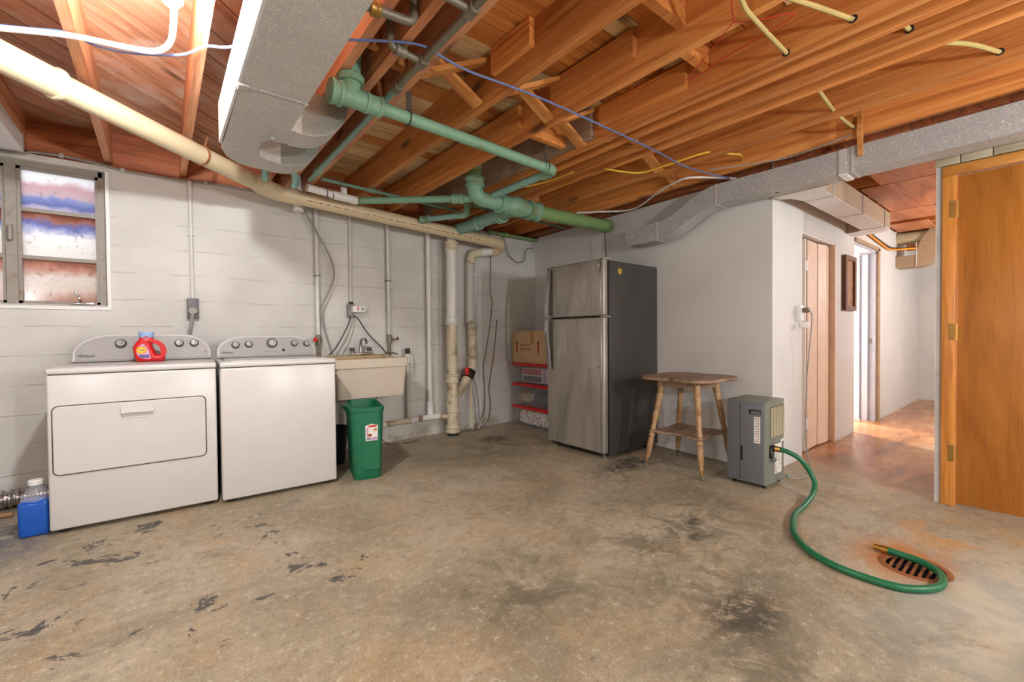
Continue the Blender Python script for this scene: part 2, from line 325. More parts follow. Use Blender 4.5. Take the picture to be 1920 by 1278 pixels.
M = dict(
    floor=floor_material(), concrete=wall_concrete(),
    drywall=plain('white_wall_paint', (214, 212, 207), .6, var=.025, scale=2.2, bump=.05),
    ceilwhite=plain('white_room_paint', (226, 225, 222), .6, var=.02),
    joist=wood('joist_wood', (166, 94, 40), (204, 128, 62), (226, 158, 88), var=.24, fine=1.5),
    joist_pink=wood('aged_joist_wood', (168, 104, 68), (204, 138, 96), (226, 170, 130), var=.2, fine=1.5),
    plank_x=wood('pale_subfloor_plank', (176, 130, 76), (214, 180, 126), (232, 210, 166), axis='X', var=.22),
    plank_o=wood('orange_subfloor_plank', (150, 84, 34), (196, 122, 56), (216, 150, 80), axis='X', var=.2),
    plank_d=wood('diagonal_subfloor_plank', (166, 108, 78), (210, 150, 112), (228, 182, 150), axis='X', var=.2, dirt=(232, 212, 198)),
    rim=wood('rim_board_wood', (104, 52, 26), (160, 88, 46), (188, 112, 64), axis='X'),
    brace=wood('bridging_wood', (170, 100, 44), (206, 136, 68), (226, 164, 96), axis='Y', knots=False, var=.12),
    ply=wood('plywood_panel', (150, 84, 46), (190, 116, 70), (212, 146, 98), axis='X', rough=.45, knots=False, var=.12, fine=.35),
    doorwood=wood('varnished_door_veneer', (150, 90, 30), (168, 104, 38), (182, 120, 50), axis='Z', rough=.35, knots=False, var=.04, fine=.4),
    casing=wood('door_casing_wood', (160, 92, 30), (204, 132, 56), (222, 158, 84), axis='Z', rough=.4, knots=False, var=.08),
    casing_h=wood('door_head_casing_wood', (160, 92, 30), (204, 132, 56), (222, 158, 84), axis='Y', rough=.4, knots=False, var=.08),
    table=wood('worn_table_wood', (112, 86, 66), (146, 118, 94), (170, 144, 118), axis='X', rough=.5, knots=False, var=.05),
    leg=wood('turned_leg_wood', (130, 96, 62), (172, 134, 92), (196, 160, 118), axis='Z', rough=.4, knots=False, var=.08),
    blockwood=wood('grey_header_block', (150, 136, 110), (176, 164, 138), (196, 186, 162), axis='Y', knots=False, var=.08),
    picwood=wood('dark_picture_frame', (84, 48, 24), (116, 70, 38), (138, 90, 52), axis='Z', knots=False, var=.05),
    bark=rusty('copper_relief_picture', (170, 120, 80), (96, 56, 30), .8, .4, .4, 22),
    appliance=plain('white_appliance_enamel', (208, 206, 202), .28, var=.008), 
    appliance_gap=plain('dark_gasket', (70, 68, 66), .7),
    silver=plain('silver_console_fascia', (158, 155, 152), .45, .15, var=.03, scale=3),
    knob=plain('brushed_knob', (150, 148, 146), .3, .8, var=.05), knobrim=plain('dark_knob_skirt', (84, 82, 82), .4, .4),
    ink=plain('dark_grey_print', (58, 56, 56), .6), black=plain('black_plastic', (26, 26, 27), .45), white=plain('white_plastic', (232, 231, 228), .4, var=.015),
    red=plain('red_plastic', (206, 26, 28), .35, var=.04), bluecap=plain('light_blue_cap', (150, 184, 228), .3, var=.03),
    green_bin=rusty('green_bin_plastic', (24, 112, 78), (90, 138, 96), .25, .42, 0, 5), navy=plain('navy_plastic', (28, 32, 48), .45),
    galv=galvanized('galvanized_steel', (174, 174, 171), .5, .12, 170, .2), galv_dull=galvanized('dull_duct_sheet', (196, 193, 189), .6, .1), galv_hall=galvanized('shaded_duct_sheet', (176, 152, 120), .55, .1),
    foil=galvanized('crinkled_foil', (190, 186, 184), .22, .9),
    duct_pale_lit=plain('pale_and_lit_duct_sheet', (222, 221, 220), .55, var=.02),  # pale duct paint; also carries the light put onto duct faces
    beige=plain('beige_drain_plastic', (214, 196, 160), .38, var=.03, scale=3), pvc=plain('white_pvc', (226, 224, 218), .35, var=.02), pvc_old=rusty('stained_pvc', (220, 208, 178), (122, 82, 44), .8, .45, 0, 5),
    green=rusty('green_painted_iron', (124, 166, 138), (120, 120, 78), .62, .5), teal=rusty('teal_painted_pipe', (132, 174, 162), (110, 120, 100), .3, .5), green_dk=rusty('green_cleanout_pipe', (122, 154, 96), (92, 104, 60), .5, .5), green_thin=rusty('green_water_line', (104, 144, 122), (96, 92, 66), .4, .55),
    iron=rusty('old_galvanized_pipe', (132, 126, 110), (112, 88, 58), .5, .5, .4), rust=rusty('rusty_iron', (140, 84, 44), (92, 52, 28), .7, .75), copper=plain('tarnished_brass', (158, 122, 62), .4, .7),
    painted_pipe=plain('white_painted_pipe', (214, 212, 206), .5, var=.03), painted_wallpipe=plain('wall_grey_painted_pipe', (196, 192, 184), .55, var=.03),
    chrome=plain('chrome', (190, 190, 190), .15, 1.0, var=.03), stainless=None, cabinet=plain('dark_grey_cabinet_steel', (70, 68, 66), .38, .2, var=.04, scale=4, bump=.04),
    sink=rusty('speckled_beige_sink', (208, 196, 176), (150, 130, 104), .15, .5, 0, 40), sinkin=rusty('stained_sink_inside', (180, 156, 116), (140, 104, 58), .6, .6, 0, 12),
    cable_blue=plain('blue_cable_sheath', (96, 116, 164), .5), cable_white=plain('white_cable_sheath', (230, 228, 224), .5), cable_grey=plain('grey_cable_sheath', (150, 146, 140), .55), cable_dark=plain('dark_cord', (70, 64, 58), .55), cable_yellow=plain('yellow_cable_sheath', (226, 184, 62), .5), cable_cloth=plain('cloth_covered_cable', (186, 166, 104), .8), cable_red=plain('red_wire', (196, 50, 32), .5), cable_brown=plain('brown_cord', (112, 96, 76), .6),
    box_grey=plain('grey_electrical_box', (132, 130, 124), .5, .3), plug=plain('grey_plug', (104, 104, 106), .5),
    cardboard=plain('cardboard', (206, 174, 134), .75, var=.05, scale=5), cardprint=plain('red_box_print', (150, 52, 34), .7), tape=plain('packing_tape', (186, 146, 96), .4),
    binclear=clear_plastic('clear_tub_plastic', (196, 196, 198), .14),
    cloth_white=fabric('printed_white_cloth', [(.30, srgb(96, 60, 66)), (.40, srgb(170, 130, 128)), (.44, srgb(236, 231, 222)), (.58, srgb(238, 234, 226)), (.62, srgb(128, 110, 98)), (.68, srgb(232, 226, 214))], 13), cloth_dark=fabric('dark_green_cloth', [(.3, srgb(44, 48, 48)), (.7, srgb(72, 78, 78))], 14), cloth_cream=fabric('cream_knit_cloth', [(.3, srgb(150, 134, 108)), (.7, srgb(206, 194, 168))], 8),
    pink=plain('dusty_pink_card', (186, 92, 100), .6), dehum=plain('blue_grey_dehumidifier_shell', (104, 106, 112), .4, var=.02), dehum_side=plain('green_grey_dehumidifier_shell', (118, 124, 112), .42, var=.03), grille=plain('tan_grille', (160, 150, 112), .6), darkhole=plain('dark_recess', (30, 30, 30), .8),
    hose=plain('green_garden_hose', (24, 104, 66), .38, var=.06), brass=plain('brass_fitting', (190, 146, 70), .3, .9),
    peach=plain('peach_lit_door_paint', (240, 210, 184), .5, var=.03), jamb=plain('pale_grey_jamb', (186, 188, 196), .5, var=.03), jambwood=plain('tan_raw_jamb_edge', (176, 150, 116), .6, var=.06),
    lilac=plain('lilac_label', (196, 160, 196), .4, var=.18, scale=40), orange=plain('orange_print', (240, 150, 40), .5), yellow=plain('yellow_print', (244, 206, 60), .5), blueprint=plain('blue_print', (36, 66, 120), .5), paleprint=plain('pale_grey_print', (150, 150, 150), .6),
    jug=clear_plastic('clear_jug_plastic', (226, 230, 236), .22), bluefluid=plain('blue_washer_fluid', (22, 88, 186), .15, var=.03), porcelain=plain('white_porcelain', (236, 234, 228), .25, var=.01),
    pane0=dirty_pane(0), pane1=dirty_pane(1), pane2=dirty_pane(2), winframe=rusty('grey_steel_window_frame', (156, 148, 138), (120, 96, 74), .4, .55, .1, 9), sticker=plain('paper_sticker', (232, 230, 222), .6, var=.02),
    soil=plain('window_well_brick', (150, 92, 74), .9, var=.2, scale=14), rag=fabric('dirty_rag', [(.3, srgb(150, 140, 122)), (.7, srgb(206, 198, 180))], 16), tagred=plain('red_tag', (212, 40, 28), .5))
def stainless_mat():
    n = NT('smudged_stainless_steel'); v = n.coord(scale=(60, 60, 1.2)); v2 = n.coord()
    f = n.noise(v, 1.5, 3); b = n.noise(n.coord(scale=(1, 3.5, .8)), 2.2, 5, .6, .4)
    c = n.ramp(b, [(.3, srgb(156, 151, 143)), (.7, srgb(196, 192, 184))]); c = n.mix(n.math('MULTIPLY', f, .15), c, srgb(110, 104, 98))
    r = n.math('ADD', n.math('MULTIPLY', b, .25), .3); return n.fin(c, r, .6)
M['stainless'] = stainless_mat()

# ================================================================== SETTING
YB, ZJ, ZS = 4.2, 2.30, 2.535        # back wall face, joist undersides, subfloor underside
def struct(name, mb, mat, parent=None, label=None, origin=(0, 0, 0)):
    return ob(name, mb, mat, parent, label=label, kind='structure', origin=origin)
DC, DR = (2.645, .40), .11          # floor drain
bm = bmesh.new(); es = []
for ring in ([(-2.6, -3.4), (9.4, -3.4), (9.4, 4.6), (-2.6, 4.6)], [(DC[0]+DR*math.cos(2*PI*k/24), DC[1]+DR*math.sin(2*PI*k/24)) for k in range(24)]):
    vs = [bm.verts.new((x, y, 0)) for x, y in ring]; es += [bm.edges.new((vs[i], vs[(i+1) % len(vs)])) for i in range(len(vs))]
bmesh.ops.triangle_fill(bm, use_beauty=True, edges=es)
mb = MB(); mb.from_bm(bm); struct('floor', mb, M['floor'], label='stained bare concrete basement floor with flaked dark paint')
struct('wall_back', MB().box(-2.6, -1.25, YB, 4.5, 0, 2.27).box(-.28, 3.95, YB, 4.5, 0, 2.27).box(-1.25, -.28, YB, 4.5, 0, 1.262).box(-1.25, -.28, YB, 4.5, 2.232, 2.27), M['concrete'], label='white painted board-formed concrete wall behind the laundry machines')
struct('wall_right', MB().prism([(3.76, 4.2), (3.615, 1.355), (3.632, 1.355), (3.9, 4.2)], 2, 0, 2.285), M['drywall'], label='smooth white wall behind the refrigerator')
struct("wall_hall_left", MB().box(3.632, 4.23, 1.355, 1.475, 0, 2.6).box(4.23, 5.12, 1.355, 1.475, 1.915, 2.6).box(5.12, 5.74, 1.355, 1.475, 0, 2.6).box(5.74, 6.66, 1.355, 1.475, 2.02, 2.6).box(6.66, 9.3, 1.355, 1.475, 0, 2.6), M['drywall'], label='white hall wall with two door openings')
struct('wall_hall_end', MB().box(9.2, 9.3, -1.3, 1.36, 0, 2.6), M['drywall'], label='plain white wall at the end of the hall')
struct('wall_hall_right', MB().box(3.87, 9.3, -1.4, -1.3, 0, 2.6), M['drywall'], label='white hall wall on the closet side')
struct('wall_closet', MB().box(3.77, 3.87, .40, .476, 0, 2.52).box(3.77, 3.87, -.42, .40, 2.01, 2.52).box(3.77, 3.87, -3.4, -.42, 0, 2.52), M['drywall'], label='partition wall with the varnished closet door')
struct('wall_left', MB().box(-2.6, -2.5, -3.4, 4.5, 0, 2.6), M['concrete'], label='white painted concrete side wall')
struct('wall_front', MB().box(-2.6, 3.87, -3.4, -3.3, 0, 2.6), M['concrete'], label='white painted concrete wall opposite the laundry machines')
struct('wall_room', MB().box(3.9, 9.3, 3.9, 4.0, 0, 2.6).box(9.2, 9.3, 1.47, 4.0, 0, 2.6).box(5.35, 5.42, 1.475, 3.9, 0, 2.6), M['ceilwhite'], label='white walls of the rooms off the hall')


# ------------------------------------------------------------------ ceiling: joists, bridging, subfloor
ceil = thing('ceiling', 'open joist ceiling with bare plank subfloor', 'ceiling', (0, 0, ZJ), kind='structure'); del ceil['category']
JX = [-2.28, -1.87, -1.46, -1.05, -.662, -.242, .178, .711, .847, 1.0, 1.42, 1.84, 2.265, 2.385, 2.54, 2.67, 3.07, 3.50]
for i, x in enumerate(JX):
    y1 = 2.2 if x == .847 else 4.26
    m_ = M['joist_pink'] if x < 1.3 else M['joist']
    ob('joist', MB().box(x-.041, x, -3.3, y1, ZJ + (.004 if i % 2 else 0), ZS), m_, ceil)
ob('joist', MB().box(.815, .856, 2.36, 4.26, ZJ, ZS), M['joist_pink'], ceil)
ob('header', MB().box(.711, .959, 2.27, 2.31, ZJ+.03, ZS), M['rim'], ceil)
ob('rim_board', MB().box(-2.6, 3.9, 4.262, 4.30, 2.272, ZS), M['rim'], ceil)
ob('sill_plate', MB().box(-2.6, 3.76, 4.222, 4.44, 2.268, 2.292), M['rim'], ceil)
ob('sill_plate', MB().prism([(3.77, 4.2), (3.63, 1.36), (3.74, 1.36), (3.88, 4.2)], 2, 2.285, 2.30), M['rim'], ceil)
ob('header', MB().box(3.63, 3.95, 1.36, 4.26, 2.297, ZS), M['rim'], ceil)
ob('header', MB().box(3.63, 3.77, -3.3, 1.35, 2.31, ZS), M['rim'], ceil)
# ledger boards nailed to joist sides
for x0, x1, y0, z0, z1 in ((1.765, 1.797, 1.268, 2.375, 2.512), (2.19, 2.222, 1.247, 2.37, 2.50), (1.345, 1.377, 1.53, 2.40, 2.53), (1.765, 1.797, 2.11, 2.36, 2.50)):
    ob('ledger_board', MB().box(x0, x1, y0 if y0 < 2 else 2.12, (1.83 if y0 < 2 else 4.2), z0, z1), M['joist'], ceil)
for x0, x1, y, zz in ((1.421, 1.798, 1.02, 2.40), (1.845, 2.22, 1.13, 2.42), (2.42, 2.50, 1.75, 2.33), (2.27, 2.34, 1.84, 2.33), (.86, .955, 1.99, 2.36), (.715, .80, 1.93, 2.37), (2.68, 3.02, 3.3, 2.38), (1.845, 2.22, 2.12, 2.34)):
    ob('blocking', MB().box(x0, x1, y, y+.04, zz, ZS-.005), M['joist'], ceil)
ob('grey_board', MB().box(2.19, 2.222, 1.9, 4.2, 2.33, 2.53), plain('weathered_grey_board', (150, 126, 104), .7, var=.12, scale=5), ceil)
# crossed bridging between joists
def bridge(xa, za, xb, zb, y, w=.07):
    a, b = Vector((xa, y, za)), Vector((xb, y, zb)); d = b-a; L = d.length; m_ = MB().box(-.011, .011, -L/2, L/2, -w/2, w/2)
    Yx = d.normalized(); Zx = Vector((0, 1, 0)); Xx = Yx.cross(Zx)
    o = ob('bridging', m_, M['brace'], ceil); mid = (a+b)/2
    R3 = Matrix((Xx, Yx, Zx)).transposed(); o.rotation_euler = R3.to_euler(); o.location = mid-ceil.location
lo, hi = ZJ+.018, ZS-.02
for xa, xb, y in ((1.002, 1.377, 1.95), (1.422, 1.797, 1.83), (1.842, 2.222, 1.96), (2.672, 3.027, 1.9), (3.072, 3.457, 2.0), (-.24, .135, .6), (.18, .66, .7)):
    bridge(xa, hi, xb, lo, y+.04); bridge(xa, lo, xb, hi, y-.04)
# subfloor planks: straight ones right of the duct, diagonal ones left of it
def clip(poly, a, b, c):
    out = []
    for i, p in enumerate(poly):
        q = poly[(i+1) % len(poly)]; dp, dq = a*p[0]+b*p[1]-c, a*q[0]+b*q[1]-c
        if dp <= 0: out.append(p)
        if dp*dq < 0: t = dp/(dp-dq); out.append((p[0]+(q[0]-p[0])*t, p[1]+(q[1]-p[1])*t))
    return out
y = -3.3; k = 0
while y < 4.3:
    w = random.choice((.13, .15, .18)); cut = random.choice((1.40, 1.82, 2.245, 2.65))
    for x0, x1 in ((.69, cut-.001), (cut+.001, 3.72)):
        pale = (y > 2.0 and k % 3 != 0) or (k % 4 == 1)
        if x0 > 2.2: pale = False
        ob('plank', MB().box(x0, x1, y, min(y+w-.006, 4.4), ZS, ZS+.02), M['plank_x'] if pale else M['plank_o'], ceil)
    y += w; k += 1
d = -9.5; s2 = math.sqrt(.5)
while d < 7.5:
    w = random.choice((.14, .16, .185)); p0, p1 = d, d+w-.007; d += w
    poly = [(-9, p0/s2-9), (9, p0/s2+9), (9, p1/s2+9), (-9, p1/s2-9)]       # strip p0 <= (y-x)/sqrt2 <= p1
    for a_, b_, c_ in ((1, 0, .686), (-1, 0, 2.6), (0, 1, 4.4), (0, -1, 3.3)):
        poly = clip(poly, a_, b_, c_) if poly else poly
    if len(poly) > 2:
        c0 = Vector((sum(p[0] for p in poly)/len(poly), sum(p[1] for p in poly)/len(poly), ZS+.01))
        R45 = Matrix.Rotation(-PI/4, 4, 'Z'); m_ = MB().prism(poly, 2, ZS, ZS+.02); m_.xform(R45 @ Matrix.Translation(-c0))
        o = ob('plank', m_, M['plank_d'], ceil, origin=(0, 0, 0)); o.rotation_euler = (0, 0, PI/4); o.location = c0-ceil.location
ob('sky_block_sheet', MB().box(-2.7, 9.4, -3.5, 4.6, 2.60, 2.63), M['rim'], ceil)  # unseen sheet added to keep sky light out of the plank gaps
# hall ceiling: plywood sheets, joists, pale beam
for x0, x1, y0, y1, zz in ((3.90, 4.9, 1.0, 1.35, 2.42), (3.90, 4.95, .30, .985, 2.345), (4.97, 6.12, .62, 1.13, 2.345), (4.97, 6.12, -.4, .60, 2.35), (6.14, 6.72, .80, 1.25, 2.345), (6.14, 6.62, -.2, .78, 2.35), (3.9, 4.95, -.9, .285, 2.35), (6.9, 7.5, .95, 1.3, 2.345)):
    ob('plywood_panel', MB().box(x0, x1, y0, y1, zz, zz+.012), M['ply'], ceil)
for x in (3.95, 4.4, 4.96, 5.4, 5.75, 6.13, 6.45, 6.8, 7.15, 7.55, 8.0, 8.4, 8.8): ob('joist', MB().box(x-.04, x, -1.3, 1.354, 2.362, 2.57), M['joist'], ceil)
ob('pale_beam', MB().rbox(7.62, 7.86, -1.3, 1.354, 2.22, 2.36, .05, 3, 'y'), plain('pale_pipe_wrap', (196, 178, 140), .6), ceil)
ob('hall_beam', MB().box(8.25, 8.33, -1.3, 1.354, 2.20, 2.57), M['rim'], ceil)

# ------------------------------------------------------------------ window in the back wall
win = thing('window_1', 'grey steel casement window with dirty painted panes', 'window', (-.76, 4.28, 1.262), kind='structure'); del win['category']
f = MB()
for x0, x1 in ((-1.25, -.30),):
    f.box(x0, x1, 4.24, 4.31, 1.262, 1.30).box(x0, x1, 4.24, 4.31, 2.195, 2.232).box(x0, x0+.03, 4.24, 4.31, 1.30, 2.195).box(-.322, -.282, 4.24, 4.31, 1.262, 2.232)
ob('frame', f, M['winframe'], win); ob('mullion', MB().box(-.762, -.712, 4.235, 4.31, 1.30, 2.195), M['winframe'], win)
for x0, x1 in ((-.712, -.322), (-1.22, -.762)):
    zz = [1.30, 1.605, 1.918, 2.195]
    for k in range(3):
        ob('pane', MB().box(x0+.008, x1-.008, 4.272, 4.277, zz[k]+.008, zz[k+1]-.008), M['pane%d' % (2-k)], win)
        if k: ob('glazing_bar', MB().box(x0, x1, 4.255, 4.29, zz[k]-.012, zz[k]+.012), M['winframe'], win)
    ob('sash', MB().box(x0, x0+.018, 4.25, 4.30, 1.30, 2.195).box(x1-.018, x1, 4.25, 4.30, 1.30, 2.195).box(x0, x1, 4.25, 4.30, 1.30, 1.318).box(x0, x1, 4.25, 4.30, 2.177, 2.195), M['winframe'], win)
ob('window_sill', MB().prism([(4.19, 1.262), (4.19, 1.285), (4.24, 1.30), (4.24, 1.262)], 0, -1.26, -.272), M['white'], win)
ob('reveal', MB().box(-.282, -.262, 4.188, 4.242, 1.262, 2.232), M['white'], win)
h_ = ob('latch', MB().rbox(-.47, -.35, 4.20, 4.225, 1.298, 1.312, .004).tube([(-.42, 4.21, 1.31), (-.425, 4.20, 1.34), (-.445, 4.20, 1.385)], .007, 8, 4), M['chrome'], win, label='grey metal sash operator arm')
ob('latch', MB().rbox(-.745, -.728, 4.19, 4.236, 1.70, 1.80, .006), M['winframe'], win)
struct('wall_window_well', MB().box(-2.2, .6, 5.05, 5.15, .9, 1.62).box(-2.2, .6, 4.5, 5.15, .85, .9), M['soil'], label='brick window well outside the dirty window')

# ------------------------------------------------------------------ closet door
dr = thing('door_1', 'varnished orange plywood closet door with three brass hinges', 'door', (3.79, -.01, 0), kind='structure'); del dr['category']
ob('slab', MB().rbox(3.772, 3.806, -.41, .385, .012, 2.0, .002), M['doorwood'], dr)
ob('casing', MB().rbox(3.745, 3.772, .392, .452, 0, 2.005, .006).box(3.752, 3.772, .386, .394, 0, 2.005), M['casing'], dr)
ob('casing', MB().rbox(3.745, 3.772, -.48, -.42, 0, 2.005, .006), M['casing'], dr)
ob('head_casing', MB().rbox(3.745, 3.772, -.48, .452, 2.004, 2.066, .006), M['casing_h'], dr)
ob('corner_bead', MB().box(3.762, 3.775, .455, .48, 0, 2.10), plain('pale_corner_bead', (206, 204, 200), .5), dr)
for z in (1.80, 1.06, .322):
    hg = ob('hinge', MB().cyl((3.764, .388, z-.05), (3.764, .388, z+.05), .008, n=10), M['copper'], dr); ob('hinge_leaf', MB().box(3.743, 3.746, .392, .418, z-.05, z+.05), M['copper'], hg)
for a, b in ((.482, .374), (.370, .243), (.239, -.05), (-.054, -.5)):
    ob('trim_block', MB().rbox(3.742, 3.77, b, a, 2.07, 2.16, .003), M['blockwood'], dr)

# ------------------------------------------------------------------ hall openings
bf = thing('door_2', 'peach lit folding closet door in the hall', 'door', (4.67, 1.42, 0), kind='structure'); del bf['category']
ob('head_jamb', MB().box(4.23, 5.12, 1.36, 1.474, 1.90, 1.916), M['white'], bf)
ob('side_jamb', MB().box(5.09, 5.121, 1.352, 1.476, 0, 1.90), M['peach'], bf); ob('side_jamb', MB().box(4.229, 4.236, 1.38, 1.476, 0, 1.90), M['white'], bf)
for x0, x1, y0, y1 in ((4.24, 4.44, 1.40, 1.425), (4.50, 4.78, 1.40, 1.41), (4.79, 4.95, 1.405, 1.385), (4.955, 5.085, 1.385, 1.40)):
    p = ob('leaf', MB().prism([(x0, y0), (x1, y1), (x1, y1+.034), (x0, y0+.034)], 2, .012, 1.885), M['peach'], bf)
for z in (.25, 1.65): ob('hinge', MB().box(4.445, 4.495, 1.392, 1.40, z-.045, z+.045), M['white'], bf)
ob('door_edge', MB().box(4.425, 4.445, 1.395, 1.44, .012, 1.885), M['white'], bf)
ob('closet_back', MB().box(4.2, 5.2, 1.50, 1.52, 0, 1.95), M['picwood'], bf)
d3 = thing('door_3', 'open hall doorway with pale grey jamb and raw wooden edge', 'door', (6.2, 1.42, 0), kind='structure'); del d3['category']
ob('side_jamb', MB().box(6.60, 6.662, 1.36, 1.50, 0, 2.0).box(6.55, 6.60, 1.42, 1.47, 0, 1.98), M['jamb'], d3)
ob('edge_strip', MB().box(6.655, 6.74, 1.338, 1.362, 0, 2.04), M['jambwood'], d3); ob('side_jamb', MB().box(5.738, 5.75, 1.36, 1.476, 0, 2.0), M['white'], d3)
ob('head_jamb', MB().box(5.74, 6.66, 1.36, 1.50, 1.985, 2.02), M['jamb'], d3); ob('edge_strip', MB().box(5.74, 6.74, 1.338, 1.358, 2.02, 2.06), M['jambwood'], d3)
ob('strike_plate', MB().box(6.592, 6.601, 1.385, 1.41, .92, .98), M['iron'], d3)
sl = ob('door_leaf', MB().box(6.56, 6.60, 1.50, 2.25, .01, 1.98), M['white'], d3); ob('door_knob', MB().lathe([(.01, 0), (.012, .03), (.028, .04), (.03, .055), (.018, .07)], (6.56, 2.18, 1.0), (-1, 0, 0)), M['chrome'], sl)

# ------------------------------------------------------------------ bare bulbs (one real lamp, the others added for fill light)
def bulb(loc, watts, label, colr=(.97, .98, 1, 1), top=None, r=.035, cord=False):
    x, y_, z = loc; t = thing('ceiling_lamp', label, 'lamp', (x, y_, z))
    A = 4*PI*r*r; L = watts/(PI*A)
    ob('bulb', MB().lathe([(r*math.sin(PI*k/10), -r*math.cos(PI*k/10)) for k in range(0, 9, 2)]+[(.013, r*1.2)], (x, y_, z), n=10), emis('lit_bulb', colr, L), t)
    ob('lamp_holder', MB().lathe([(.02, r*1.25), (.03, r*1.3), (.05, .08), (.055, .10), (.055, .112)], (x, y_, z), n=18), M['porcelain'], t)
    if cord: ob('lamp_cord', MB().cyl((x, y_, z+.11), (x, y_, 2.33), .005, n=8), M['cable_white'], t)
    elif top: ob('mounting_board', MB().box(x-.09, x+.09, y_-.05, y_+.05, z+.112, top), M['brace'], t)
    return t
bulb((.05, 1.875, 2.215), BULB_KEY, 'lit bare bulb in a porcelain holder beside the sheet metal duct', top=2.345)
bulb((1.1, -1.5, 1.5), BULB_FILL, 'added unseen fill bulb hanging on a cord near the wall opposite the laundry', cord=True)  # this and the next two are unseen bulbs added for fill
bulb((-1.35, .3, 1.5), BULB_FILL*.4, 'added unseen fill bulb hanging on a cord near the side wall', cord=True)
bulb((2.75, -1.3, 1.45), BULB_FILL*.85, 'added unseen fill bulb hanging on a cord near the closet wall', cord=True)
bulb((6.9, -.5, 1.75), BULB_FILL_HALL, 'added unseen fill bulb hanging on a cord in the hall', cord=True)  # added out of view to brighten the hall
bulb((6.75, 3.1, 1.55), BULB_FILL_ROOM, 'added bulb standing in for daylight in the bright room off the hall', colr=(.9, .95, 1, 1), cord=True)  # added bulb stands in for daylight in the side room

